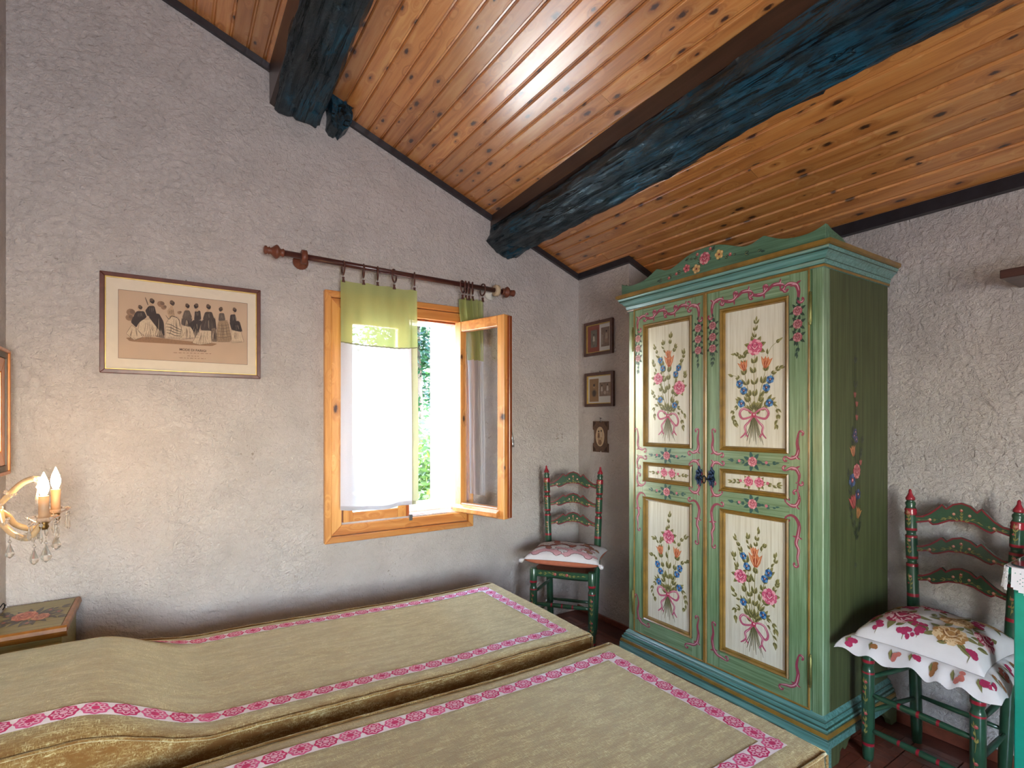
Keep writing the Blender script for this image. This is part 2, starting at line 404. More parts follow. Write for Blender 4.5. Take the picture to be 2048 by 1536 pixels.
        s.leaf(pts[m][0], pts[m][1], t+.5, w*1.2, w*.25, cols[1], lvl+2, .5)
    def build(s, name, fn, mat, parent=None, off=None, eps=.00022, base=.0004, fan=False):
        vs = []; fs = []; cols = []
        for pts, col, lvl in s.p:
            k = len(vs); h = base+eps*lvl
            if fan and len(pts) > 4:      # follow a curved surface: inner ring and hub as well
                n = len(pts); cx = sum(p[0] for p in pts)/n; cy = sum(p[1] for p in pts)/n
                vs += [tuple(fn(u, v, h)) for u, v in pts]+[tuple(fn(cx+(u-cx)*.55, cy+(v-cy)*.55, h)) for u, v in pts]+[tuple(fn(cx, cy, h))]
                for i in range(n):
                    j = (i+1) % n; fs += [[k+i, k+j, k+n+j, k+n+i], [k+n+i, k+n+j, k+2*n]]; cols += [lin(col)]*2
                continue
            vs += [tuple(fn(u, v, h)) for u, v in pts]; fs.append(list(range(k, k+len(pts)))); cols.append(lin(col))
        if off is None and parent is not None and parent.type == 'EMPTY': off = parent.location
        if off is not None: vs = [(a-off[0], b-off[1], c-off[2]) for a, b, c in vs]
        me = D.meshes.new(name); me.from_pydata(vs, [], fs); me.materials.append(mat)
        ca = me.color_attributes.new('Col', 'FLOAT_COLOR', 'CORNER'); buf = []
        for f, c in zip(fs, cols): buf += list(c)*len(f)
        ca.data.foreach_set('color', buf); me.update()
        o = D.objects.new(name, me); COL.objects.link(o)
        if parent is not None: o.parent = parent
        if name in ('painted_sprig', 'printed_shells', 'printed_image', 'printed_ruffle_flowers'): o['kind'] = 'stuff'
        return o

# ------------------------------------------------------------------ the room shell
def structure(mb, name, mats, label=None, **k):
    o = mb.build(name, mats, **k); o['kind'] = 'structure'
    if label: o['label'] = label
    return o
TH = .385
# window wall with its deep opening
WX0, WX1, WZ0, WZ1 = .757, 1.436, .765, 1.915
mb = MB(); xe = XR+.3
mb.prism([(XL-.3,-.1),(WX0,-.1),(WX0,zc(WX0)+.09),(XL-.3,zc(XL-.3)+.09)], 'y', YW, YW+TH)
mb.prism([(WX1,-.1),(xe,-.1),(xe,zc(xe)+.09),(WX1,zc(WX1)+.09)], 'y', YW, YW+TH)
mb.prism([(WX0,-.1),(WX1,-.1),(WX1,WZ0),(WX0,WZ0)], 'y', YW, YW+TH)
mb.prism([(WX0,WZ1),(WX1,WZ1),(WX1,zc(WX1)+.09),(WX0,zc(WX0)+.09)], 'y', YW, YW+TH)
structure(mb, 'wall_window', M['wall'], 'rough pinkish white plaster wall pierced by the window')
# left wall
structure(MB().box(XL-.25, XL, YN, YW, -.1, zc(XL)+.12), 'wall_left', M['wall'], 'rough white plaster wall beside the bed heads')
mb = MB().box(XR, XR+.25, YN, YW, -.1, zc(XR)+.09); structure(mb, 'wall_right', M['wall'], 'rough white plaster wall behind the wardrobe')
# wall behind the photographer, with the added second window
a0, a1, b0, b1 = -.48, .55, .55, 1.72; mb = MB(); xl, xr_ = XL-.25, XR+.25
mb.prism([(xl,-.1),(a0,-.1),(a0,zc(a0)+.09),(xl,zc(xl)+.09)], 'y', YN-.2, YN).prism([(a1,-.1),(xr_,-.1),(xr_,zc(xr_)+.09),(a1,zc(a1)+.09)], 'y', YN-.2, YN)
mb.prism([(a0,-.1),(a1,-.1),(a1,b0),(a0,b0)], 'y', YN-.2, YN).prism([(a0,b1),(a1,b1),(a1,zc(a1)+.09),(a0,zc(a0)+.09)], 'y', YN-.2, YN)
structure(mb, 'wall_back', M['wall'], 'plaster wall behind the camera with an added second window')
mb = MB().prism([(XB,-.05),(XR+.01,-.05),(XR+.01,zc(XR)+.03),(XB,zc(XB)+.03)], 'y', YB, YW+.01)
structure(mb, 'wall_breast', M['wall'], 'plastered chimney breast in the corner beside the wardrobe')

# floor: slab and small basket-weave terracotta tiles where the floor shows
fl = structure(MB().box(XL-.2, XR+.2, YN-.1, YW+.1, -.12, -.004), 'floor', M['floor'], 'dark terracotta tiled floor')
T = .152
def tile_mesh():
    mb = MB(); n = 4; g = .004; wv = (T-.004)/n
    for i in range(n):
        a = -T/2+.002+i*wv; mb.box(a+g*.3, a+wv-g*.3, -T/2+.002, T/2-.002, 0, .006+.0006*(i % 2))
    return mb
t0 = None; k = 0
for i in range(0, 9):
    for j in range(-2, 19):
        x = 1.32+T*(i+.5); y = T*(j+.5)-.03
        if x+T/2 > XR-.002 or (x+T/2 > XB-.012 and y+T/2 > YB-.012) or y+T/2 > YW: continue
        if t0 is None: t0 = tile_mesh().build('tile', M['tile']); o = t0
        else: o = t0.copy(); COL.objects.link(o)
        o.parent = fl; o.location = (x, y, -.004+random.uniform(0, .0008)); o.rotation_euler.z = PI/2 if (i+j) % 2 else 0

# ceiling: deck above, tongue-and-groove boards below
ce = MB(); th = .06
ce.prism([(XL-.3, zc(XL-.3)+.022), (XR+.3, zc(XR+.3)+.022), (XR+.3, zc(XR+.3)+.10), (XL-.3, zc(XL-.3)+.10)], 'y', YN-.2, YW+TH)
ceil = structure(ce, 'ceiling', M['darktrim'], 'sloping pine boarded ceiling')
PW = .0772
def board_mesh(L_, wd):
    h = wd/2; prof = [(-h,.018),(-h,.007),(-h+.0045,.0012),(-h+.007,0),(h-.0125,0),(h-.0105,.0015),(h-.0075,.0070),(h-.0015,.0078),(h,.010),(h,.018)]
    return MB().prism(prof, 'y', -L_/2, L_/2)
cache = {}
nb = int((XR-XL)/(PW*math.cos(SLOPE)))+2
for i in range(nb):
    xc = XL-.02+PW*math.cos(SLOPE)*(i+.5)
    if xc > XR+.02: break
    y0, y1 = YN+.001, YW-.001
    cuts = [y0, y1] if random.random() < .55 else [y0, random.choice([1.35, 1.8, 2.2, 2.45, .9, 1.6]), y1]
    for a, b in zip(cuts[:-1], cuts[1:]):
        Lb = round(b-a-.0015, 4)
        if Lb not in cache: cache[Lb] = board_mesh(Lb, PW-.0008).build('ceiling_board', M['board']); o = cache[Lb]
        else: o = cache[Lb].copy(); COL.objects.link(o)
        o.parent = ceil; o.location = (xc, (a+b)/2, zc(xc)); o.rotation_euler = (0, SLOPE, 0)

# dark mouldings where ceiling meets wall
def rake(y0, y1, xa, xb, name, h=.034):
    mb = MB().prism([(xa, zc(xa)-.0005), (xb, zc(xb)-.0005), (xb, zc(xb)-h), (xa, zc(xa)-h)], 'y', y0, y1)
    structure(mb, name, M['darktrim'], 'dark wooden moulding along the top of the window wall')
rake(YW-.020, YW+.003, XL, .44, 'trim_1'); rake(YW-.020, YW+.003, .66, 1.67, 'trim_2'); rake(YW-.020, YW+.003, 1.90, XB, 'trim_3')
mb = MB().prism([(XB-.018, zc(XB-.018)), (XB+.002, zc(XB)), (XB+.002, zc(XB)-.036), (XB-.018, zc(XB)-.032)], 'y', YB-.016, YW-.02)
structure(mb, 'trim_4', M['darktrim'], 'dark wooden moulding at the top of the chimney breast')
rake(YB-.018, YB+.002, XB-.016, XR, 'trim_5')
mb = MB().prism([(XR-.022, zc(XR-.022)), (XR+.002, zc(XR)), (XR+.002, zc(XR)-.046), (XR-.022, zc(XR)-.042)], 'y', YN, YB-.018)
structure(mb, 'trim_6', M['darktrim'], 'dark wooden moulding along the top of the right wall')
mb = MB().box(XR-.012, XR+.002, YN, YB, -.003, .045); structure(mb, 'baseboard_right', M['tile'], 'low terracotta skirting on the right wall', bevel=.002)
mb = MB().box(XB-.012, XB+.002, YB-.012, YW, -.003, .03); structure(mb, 'baseboard_breast', M['tile'], 'low terracotta skirting on the chimney breast', bevel=.002)

# ------------------------------------------------------------------ beams (rough hewn, dark, with blue window glare put into the colour)
def beam_mat():
    m, nt, p = newmat('dark_beam_blue_glare')
    v = coords(nt, (6,.8,6)); g = noise_tex(nt, v, 6, 6, .65, .8); b = noise_tex(nt, coords(nt, (1.5,.9,1.5)), 3.2, 4, .6); c = noise_tex(nt, coords(nt, (3,1,3)), 13, 4, .7)
    c1 = ramp(nt, b, [(.34, (30,24,26)), (.48, (16,40,54)), (.62, (16,72,96))])
    c2 = mixc(nt, ramp(nt, c, [(.66, (0,0,0,1)), (.74, (.8,.8,.8,1))]), c1, (92,66,48))
    ck = noise_tex(nt, coords(nt, (22,.9,22)), 1.5, 5, .7, 1.2); ckm = ramp(nt, ck, [(.36, (0,0,0,1)), (.44, (1,1,1,1))])
    c3 = mixc(nt, ramp(nt, g, [(.36, (1,1,1,1)), (.5, (0,0,0,1))]), c2, (9,8,10)); L(nt, mixc(nt, ckm, (6,6,8), c3), p.inputs['Base Color'])
    L(nt, bump(nt, ckm, .014, 1., bump(nt, g, .018, 1.)), p.inputs['Normal']); p.inputs['Roughness'].default_value = .27
    p.inputs['Specular IOR Level'].default_value = .75; p.inputs['Specular Tint'].default_value = (.55,.85,1,1)
    return m
M['beam'] = beam_mat()
def beam(name, prof, ya, yb, skew, label, amp=.012, n=300, k=9, seed=0):
    P = []
    for i in range(len(prof)):
        a = Vector(prof[i]); b = Vector(prof[(i+1) % len(prof)])
        for t in range(k): P.append(a.lerp(b, t/k))
    c = sum(P, Vector((0,0)))/len(P); mb = MB()
    def fn(u, v):
        q = P[int(round(v*len(P))) % len(P)]; y = ya+(yb-ya)*u; d = (q-c).normalized()
        f = amp*(noise.noise(Vector((q.x*9+seed, y*2.1, q.y*9)))*1.4+.8*noise.noise(Vector((q.x*30, y*6+seed, q.y*30)))+.5*noise.noise(Vector((q.x*60, y*14+seed, q.y*60)))-.5)-.012*(noise.noise(Vector((q.x*38+seed, y*3.2, q.y*38))) > .38)
        f += -.018*max(0, noise.noise(Vector((q.x*4+5, y*1.1+seed, q.y*4)))-.25)
        r = q+d*f; return (r.x+skew*(y-YW), y, r.y)
    mb.grid(fn, n, len(P), 0, True)
    m = len(P)+1; k0 = len(mb.v)-(n+1)*m
    mb.f.append([k0+j for j in range(m-1)]); mb.m.append(0); mb.s.append(False)
    return mb
b1 = thing('ceiling_beam', 'thick square dark blue beam nearest the bed heads', 'beam', (.54, YW, 2.80), group='ceiling beams')
beam('b', [(.44,3.06),(.424,2.84),(.45,2.815),(.63,2.785),(.655,2.81),(.67,2.96)], YW-.004, YN, .034, '', .012, 300, 9, 3).build('hewn_timber', M['beam'], b1)
MB().prism([(.408,3.09),(.442,3.08),(.43,2.84),(.410,2.85)], 'y', YN, YW-.004).build('side_plank', M['plank'], b1)
b2 = thing('ceiling_beam', 'long round hewn dark blue beam above the window and wardrobe', 'beam', (1.78, YW, 2.33), group='ceiling beams')
beam('b', [(1.665,2.50),(1.642,2.41),(1.668,2.376),(1.768,2.318),(1.808,2.316),(1.87,2.35),(1.92,2.42),(1.92,2.47),(1.80,2.50)], YW-.004, YN, .052, '', .014, 300, 7, 9).build('hewn_timber', M['beam'], b2)
mb = MB()
def pl_(u, v):
    y = YW-.004+(YN-YW)*u; q = [(1.668,2.585),(1.664,2.50),(1.86,2.48),(1.86,2.50)][min(3, int(v*3+.5))]; return (q[0]+.045*(y-YW), y, q[1]+.004*(YW-y))
mb.grid(pl_, 4, 3, 0, False); mb.build('top_plank', M['plank'], b2)
mb = beam('s', [(.672,2.94),(.672,2.80),(.69,2.775),(.735,2.765),(.775,2.80),(.79,2.86),(.785,2.925)], YW-.001, YW-.11, 0, '', .007, 8, 4, 5)
n_ = len(mb.v)-9*29
mb.f.append([len(mb.v)-29+j for j in range(28)]); mb.m.append(0); mb.s.append(False)
tag(mb.build('beam_stub', M['beam']), 'short sawn beam end beside the thick square beam', 'beam', 'ceiling beams')

# ------------------------------------------------------------------ window
win = thing('window_1', 'orange pine casement window with one leaf swung open', None, (1.1, YW, .668), kind='structure')
def frame4(name, x0, x1, z0, z1, wd, ya, yb, mv, mh, bev=.003):
    MB().prism([(x0,z0),(x0+wd,z0+wd),(x0+wd,z1-wd),(x0,z1)], 'y', ya, yb).build(name, mv, win, bevel=bev)
    MB().prism([(x1,z0),(x1,z1),(x1-wd,z1-wd),(x1-wd,z0+wd)], 'y', ya, yb).build(name, mv, win, bevel=bev)
    MB().prism([(x0,z0),(x1,z0),(x1-wd,z0+wd),(x0+wd,z0+wd)], 'y', ya, yb).build(name, mh, win, bevel=bev)
    MB().prism([(x0,z1),(x0+wd,z1-wd),(x1-wd,z1-wd),(x1,z1)], 'y', ya, yb).build(name, mh, win, bevel=bev)
frame4('casing', .665, 1.530, .668, 1.973, .033, YW-.030, YW+.001, M['casing'], M['casingx'])
frame4('frame_member', .7005, 1.4945, .7035, 1.9375, .053, YW-.015, YW+.06, M['casing'], M['casingx'])
frame4('jamb_lining', .7540, 1.441, .757, 1.884, .010, YW+.012, YW+.075, M['redwood'], M['redwood'], .001)
def sash(hinge, u, wd, z0, z1, name, lab, drip, mir):
    u = Vector((u[0], u[1], 0)).normalized(); n = Vector((u.y, -u.x, 0))     # n: towards the face that looks outdoors
    if mir: n = -n
    Mx = Matrix(((u.x, n.x, 0, hinge[0]-win.location.x), (u.y, n.y, 0, hinge[1]-win.location.y), (0, 0, 1, -win.location.z), (0,0,0,1)))
    t = .046; sw = .050; bw = .058; mb = MB()
    # stiles
    mb.box(0, sw, 0, t, z0, z1, 0).box(wd-sw, wd, 0, t, z0, z1, 0)
    so_ = mb.build(name, [M['casing']], win, bevel=.003, M=Mx); so_['label'] = lab
    for nm, a, b in (('bottom_rail', z0, z0+bw), ('top_rail', z1-bw, z1)):
        MB().box(sw, wd-sw, .001, t-.001, a, b).build(nm, M['casingx'], so_, bevel=.003, M=Mx)
    MB().box(wd-.004, wd+.016, -.004, .018, z0+.006, z1-.006).build('meeting_strip', M['redwood'], so_, bevel=.003, M=Mx)
    MB().box(sw-.004, wd-sw+.004, t*.5-.003, t*.5+.003, z0+bw-.004, z1-bw+.004).build('pane', M['glass'], so_, M=Mx)
    if drip:
        MB().prism([(t-.001, z0+.05), (t+.03, z0+.036), (t+.03, z0+.012), (t-.001, z0+.012)], 'x', .012, wd-.03).build('drip_bar', M['casingx'], so_, bevel=.002, M=Mx)
        MB().box(wd-sw*.85, wd-sw*.35, -.006, 0, 1.22, 1.30).lathe([(.007,0),(.007,.5),(.011,.55),(.011,1)], (wd-sw*.6,-.004,1.25), (wd-sw*.6,-.045,1.25), 10).tube([(wd-sw*.6,-.040,1.25),(wd-sw*.5,-.046,1.22),(wd-sw*.4,-.046,1.18),(wd-sw*.3,-.043,1.155)], [.009,.008,.008,.011], 8).build('handle', M['steel'], so_, M=Mx)
    for zz in (z0+.16, z1-.20):
        MB().lathe([(.0062,0),(.0062,.48),(.0045,.49),(.0045,.51),(.0062,.52),(.0062,1)], (-.006,-.006,zz), (-.006,-.006,zz+.085), 8).build('hinge', M['steel'], so_, M=Mx)
    return so_
sash((.767, YW+.004, 0), (1, 0), .352, .757, 1.876, 'sash', 'closed left casement leaf', False, True)
sash((1.445, YW-.026, 0), (.2757, -.961), .385, .768, 1.876, 'sash', 'right casement leaf swung open into the room', True, False)
MB().box(1.126, 1.144, YW-.024, YW-.008, .742, .776).build('catch', M['steel'], win, bevel=.002)
# outdoor sill
MB().box(WX0-.05, WX1+.05, YW+.10, YW+TH+.05, WZ0-.03, WZ0+.012).build('stone_sill', M['ext'], win, bevel=.004)
# reveal faces are part of the wall; added second window, unseen behind the camera, gets a plain frame
w2 = thing('window_added', 'plain window behind the photographer', None, (.15, YN, .49), kind='structure')
def fr2(x0, x1, z0, z1): MB().box(x0, x1, YN-.02, YN+.012, z0, z1).build('frame_member', M['casing'], w2, bevel=.003)
fr2(-.53, -.48, .49, 1.78); fr2(.55, .61, .49, 1.78); fr2(-.48, .55, .49, .55); fr2(-.48, .55, 1.72, 1.78)

# ------------------------------------------------------------------ curtain rod, rings, curtains
RY, RZ = 2.705, 2.094
rod = thing('curtain_rod', 'dark mahogany curtain rod with turned finials above the window', 'curtain rod', (1.07, RY, RZ))
MB().tube([(.45,RY,RZ+.012),(1.06,RY,RZ+.001),(1.705,RY,RZ-.006)], .0145, 14).build('pole', M['rod'], rod)
fp = [(.017,0),(.021,.06),(.017,.13),(.018,.2),(.03,.3),(.034,.38),(.03,.46),(.018,.6),(.014,.68),(.019,.74),(.014,.8),(.02,.87),(.02,.95),(.012,1)]
MB().lathe(fp, (.462,RY,RZ+.011), (.372,RY,RZ+.013), 16).build('finial', M['turned'], rod)
MB().lathe(fp, (1.695,RY,RZ-.006), (1.785,RY,RZ-.007), 16).build('finial', M['turned'], rod)
def bracket(x, ma, mb_, z):
    o = MB().lathe([(.024,0),(.034,.1),(.034,.9),(.024,1)], (x-.014,RY,z), (x+.014,RY,z), 20).build('bracket', ma, rod)
    MB().lathe([(.012,0),(.012,.55),(.034,.62),(.038,.8),(.034,1)], (x,RY+.025,z-.006), (x-.0,YW+.001,z-.006), 18).build('wall_rosette', mb_, o, off=rod.location)
bracket(.552, M['turned'], M['turned'], RZ+.008); bracket(1.655, M['palewood'], M['white_paint'], RZ-.006)

def ring(x, yaw, label, z=None):
    z = z if z is not None else RZ-.0145
    r = thing('curtain_ring', label, 'curtain ring', (x, RY, z), group='wooden curtain rings')
    a = R(yaw); ux = Vector((math.sin(a), math.cos(a), 0)); mb = MB()
    path = [Vector((x,RY,z))+ux*(.0335*math.cos(t))+Vector((0,0,.0335*math.sin(t))) for t in [2*PI*i/20 for i in range(21)]]
    mb.tube(path, .0046, 8, caps=False).build('hoop', M['ring'], r)
    MB().tube([(x,RY,z-.036),(x,RY+.003,z-.042),(x,RY,z-.048)], .0025, 6).build('eyelet', M['steel'], r)
    MB().prism([(x-.006,z-.047),(x+.006,z-.047),(x+.004,z-.056),(x+.009,z-.072),(x-.009,z-.072),(x-.004,z-.056)], 'y', RY-.005, RY+.005).build('clip', M['ring'], r)
words = ['first', 'second', 'third', 'fourth', 'fifth']
for i, (x, yw) in enumerate([(.742,4),(.846,12),(.921,16),(1.012,40),(1.128,22)]):
    ring(x, yw, 'brown wooden ring with clip, %s from left along the rod' % words[i])
for i, (x, yw) in enumerate([(1.425,48),(1.447,36),(1.468,34),(1.492,32)]):
    ring(x, yw, 'brown wooden ring, %s in the bunch by the open casement' % words[i])
ring(1.560, 2, 'single brown wooden ring nearest the cream bracket')

cu = thing('curtain', 'short sheer curtain with lime green top hanging over the closed casement', 'curtain', (.93, RY, .84), group='sheer window curtains')
def cy(x, z):
    q = (x-.729)/.41; d = sstep(2.02, 1.2, z)
    return RY-.004+.010*math.sin(q*9+.6)*(.5+d)+.014*d*math.sin(q*15+2+.6*z)+.003*math.sin(q*31+z*3)-.012*d
def ctop(x): return RZ-.076-.006*abs(math.sin((x-.742)*26))
def panel(name, mat, x0, x1, z0f, z1f, nx, nz, dy=0):
    mb = MB(); mb.grid(lambda u, v: (x0+(x1-x0)*u, cy(x0+(x1-x0)*u, z0f(x0+(x1-x0)*u)*(1-v)+z1f(x0+(x1-x0)*u)*v)+dy, z0f(x0+(x1-x0)*u)*(1-v)+z1f(x0+(x1-x0)*u)*v), nx, nz)
    return mb.build(name, mat, cu)
gb = lambda x: 1.700-.012*math.sin((x-.73)*7.5)
bt = lambda x: .846-.010*math.sin((x-.73)*8)
panel('green_band', M['green_cloth'], .728, 1.112, gb, ctop, 36, 14)
panel('green_band_hem', M['green_cloth'], 1.104, 1.139, gb, ctop, 5, 14, -.003)
panel('sheer_panel', M['white_cloth'], .728, 1.112, bt, lambda x: gb(x)+.006, 36, 30, .001)
panel('side_hem', M['grey_hem'], 1.106, 1.137, bt, lambda x: gb(x)+.006, 5, 30, -.003)
panel('bottom_hem', M['white_cloth'], .730, 1.125, bt, lambda x: bt(x)+.022, 30, 2, -.002)
mb = MB(); mb.tube([(x, cy(x, gb(x))-.003, gb(x)+.001+.0015*math.sin(x*240)) for x in [.729+.41*i/60 for i in range(61)]], .0022, 5).build('stitched_seam', M['grey_hem'], cu)

c2 = thing('curtain', 'gathered sheer curtain pushed aside behind the open casement', 'curtain', (1.5, RY, .86), group='sheer window curtains')
def gath(u, v):
    z = RZ-.078-(RZ-.078-.87)*v
    x = 1.415+.158*u; s = sstep(0, .35, v)
    am = .040*(1-.8*u)*(1-.3*v)
    return (x+.055*s*(1-u)+.02*v+.010*math.sin(u*21)*(1-u), RY+.012+am*math.sin(u*26+.4)+.004*math.sin(v*9+u*5), z-.02*u*v)
mb = MB().grid(lambda u, v: gath(u, v*.31), 60, 12); mb.build('green_band', M['green_cloth'], c2)
mb = MB().grid(lambda u, v: gath(u, .31+v*.69), 60, 24); mb.build('sheer_panel', M['white_cloth'], c2)
# ------------------------------------------------------------------ wardrobe
GOLD = simple('old_gold_moulding', (132,102,42), .34, var=.3, vscale=14, coat=.35)
GRN_Z = antique('green_country_paint', (116,148,112), (84,112,74), (144,174,142), 'z', coat=.85)
GRN_Y = antique('green_country_paint_rail', (116,148,112), (86,114,76), (144,174,142), 'y', coat=.85)
SIDE = antique('olive_green_shaded_side', (72,80,48), (54,62,34), (90,98,64), 'z', .55, .5, .05)  # olive paint, with the side's shade darkened into the colour
TEAL = antique('teal_green_moulding', (92,148,142), (62,108,98), (122,174,170), 'y', .3, 1., .9)
SHD = antique('dark_shadow_line', (52,84,70), (36,58,46), (70,104,88), 'y', .35)  # shadow lines of cornice and plinth mouldings, painted as dark green bands
CRST = antique('deep_green_crest', (84,120,94), (64,96,70), (104,142,116), 'y', .38)
CREAM = antique('antiqued_cream_panel', (216,214,198), (196,192,172), (226,226,214), 'z', .42, .8, .85)
XF = 2.083; WY0, WY1 = 1.022, 2.032; WB = XR-.016
wd = thing('wardrobe', 'tall green painted wardrobe with flower bouquets on cream panels', 'wardrobe', (2.36, 1.527, 0))
# carcass
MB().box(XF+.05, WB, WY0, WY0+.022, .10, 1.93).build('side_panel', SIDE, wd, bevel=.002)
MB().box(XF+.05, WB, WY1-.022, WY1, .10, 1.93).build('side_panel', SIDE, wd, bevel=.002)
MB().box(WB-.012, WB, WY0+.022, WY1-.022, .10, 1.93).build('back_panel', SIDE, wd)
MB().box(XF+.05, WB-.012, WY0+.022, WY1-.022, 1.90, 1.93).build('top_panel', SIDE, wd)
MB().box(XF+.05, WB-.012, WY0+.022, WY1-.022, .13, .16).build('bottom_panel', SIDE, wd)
for a, b in ((WY0, 1.066), (1.988, WY1)):
    MB().box(XF, XF+.05, a, b, .13, 1.93).build('corner_stile', GRN_Z, wd, bevel=.004)
MB().box(XF+.001, XF+.05, 1.066, 1.988, 1.897, 1.93).build('front_rail', GRN_Y, wd)
MB().box(XF+.001, XF+.05, 1.066, 1.988, .13, .176).build('front_rail', GRN_Y, wd)
# mouldings running round three sides: profile (projection, height)
def mould(name, prof, mats, x0=XF, y0=WY0, y1=WY1):
    mb = MB()
    for i in range(len(prof)-1):
        (p, z, m), (q, z2, _) = prof[i], prof[i+1]
        A = [(WB, y0-p, z), (x0-p, y0-p, z), (x0-p, y1+p, z), (WB, y1+p, z)]; B = [(WB, y0-q, z2), (x0-q, y0-q, z2), (x0-q, y1+q, z2), (WB, y1+q, z2)]
        for k in range(3): mb.add([A[k], A[k+1], B[k+1], B[k]], [(0,1,2,3)], m)
    for z, pp, fl in ((prof[0][1], prof[0][0], 0), (prof[-1][1], prof[-1][0], 1)):
        mb.add([(WB,y0-pp,z),(x0-pp,y0-pp,z),(x0-pp,y1+pp,z),(WB,y1+pp,z)], [(0,1,2,3)], prof[-1][2] if fl else 0)
    return mb.build(name, mats, wd)
mould('cornice', [(-.002,1.886,0),(.006,1.888,1),(.009,1.896,2),(.007,1.900,0),(.010,1.906,0),(.012,1.914,2),(.011,1.918,0),(.018,1.924,0),(.026,1.934,0),(.036,1.940,2),(.035,1.945,0),(.039,1.948,0),(.041,1.955,2),(.040,1.958,1),(.050,1.962,1),(.050,1.976,1),(.030,1.980,0)], [TEAL, GOLD, SHD])
mould('plinth', [(.034,.075,0),(.034,.104,2),(.030,.107,0),(.033,.112,1),(.030,.122,1),(.026,.125,2),(.023,.128,0),(.026,.134,0),(.024,.140,2),(.018,.143,0),(.018,.152,0),(.012,.155,2),(.010,.158,0),(.012,.164,0),(.004,.172,0),(-.002,.178,0)], [TEAL, GOLD, SHD])
# bracket feet
def foot(y0, y1, flip):
    a, b = (y0, y1)
    pts = [(0,.0),(.06,0),(.075,.022),(.075,.040),(.095,.052),(.115,.036),(.135,.044),(.145,.060),(.165,.070),(.165,.0745),(0,.0745)]
    yy = lambda t: (WY0-.034+t) if not flip else (WY1+.034-t)
    mb = MB().prism([(yy(p), z) for p, z in pts], 'x', XF-.034, XF-.010)
    o = mb.build('bracket_foot', TEAL, wd, bevel=.0015)
    mb = MB().tube([(XF-.035, yy(p), z+.003) for p, z in pts[1:9]], .0035, 6); sub(mb, 'gold_edge', GOLD, o, wd.location)
    yb = WY0-.034 if not flip else WY1+.010
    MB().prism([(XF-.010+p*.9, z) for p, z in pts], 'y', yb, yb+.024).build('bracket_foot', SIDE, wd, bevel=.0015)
foot(0, 0, False); foot(0, 0, True)
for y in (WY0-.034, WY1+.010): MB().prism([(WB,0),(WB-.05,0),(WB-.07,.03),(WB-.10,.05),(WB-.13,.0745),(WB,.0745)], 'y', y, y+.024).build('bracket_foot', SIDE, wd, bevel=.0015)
# crest board
XCR = XF-.030
half = [(0,2.094),(.05,2.092),(.10,2.080),(.15,2.060),(.19,2.046),(.23,2.046),(.262,2.058),(.285,2.064),(.31,2.052),(.36,2.030),(.42,2.020),(.47,2.021),(.505,2.030),(.528,2.040)]
cz = catmull([(a, b, 0) for a, b in half], 4); yc = (WY0+WY1)/2
pts = [(yc-p.x, p.y) for p in cz[::-1]]+[(yc+p.x, p.y) for p in cz[1:]]
MB().prism([(yc-.528,1.979)]+pts+[(yc+.528,1.979)], 'x', XCR, XCR+.020).build('crest_board', CRST, wd, bevel=.0015)
for s_ in (-1, 1):
    y = yc+s_*.528; a, b = (y, y+.018) if s_ < 0 else (y-.018, y)
    MB().prism([(XCR+.02,1.979),(XCR+.02,2.038),(XCR+.05,2.026),(XCR+.09,2.018),(XCR+.13,2.008),(XCR+.16,1.994),(XCR+.165,1.979)], 'y', a, b).build('crest_return', CRST, wd, bevel=.0015)
# crest flowers
LG, LH = (34,58,48), (120,132,84)
def flower5(P, x, y, r, c1, c2, lvl=3):
    for i in range(5):
        a = 2*PI*i/5+.5; P.disc(x+.6*r*math.cos(a), y+.6*r*math.sin(a), r*.45, c1, lvl, 7); P.disc(x+.75*r*math.cos(a), y+.75*r*math.sin(a), r*.2, c2, lvl+1, 6)
    P.disc(x, y, r*.25, (120,40,40), lvl+2, 6)
P = Paint()
for pts_ in ([(0,.05),(-.07,.035),(-.15,.03),(-.26,.02)], [(0,.05),(.08,.045),(.16,.035),(.27,.02)], [(0,.03),(-.05,.075),(-.09,.08)], [(0,.04),(.04,.09)]):
    P.sprig(pts_, LG, LH, .011, .022, 3, .002)
P.rose(0,.062,.028,((120,34,52),(186,84,100),(222,160,160))); flower5(P,-.10,.040,.020,(190,84,96),(224,160,150)); flower5(P,.075,.060,.022,(206,164,96),(232,206,150)); flower5(P,-.045,.024,.022,(196,154,98),(226,198,144))
for x, y in ((-.16,.028),(-.205,.018),(.13,.046),(.03,.098),(-.04,.090)): P.disc(x, y, .008, (186,84,90), 3, 7); P.disc(x+.002, y+.003, .004, (226,160,140), 5, 6)
P.build('painted_flowers', lambda u, v, h: (XCR-h, yc-u, 1.983+v), M['paint'], wd)

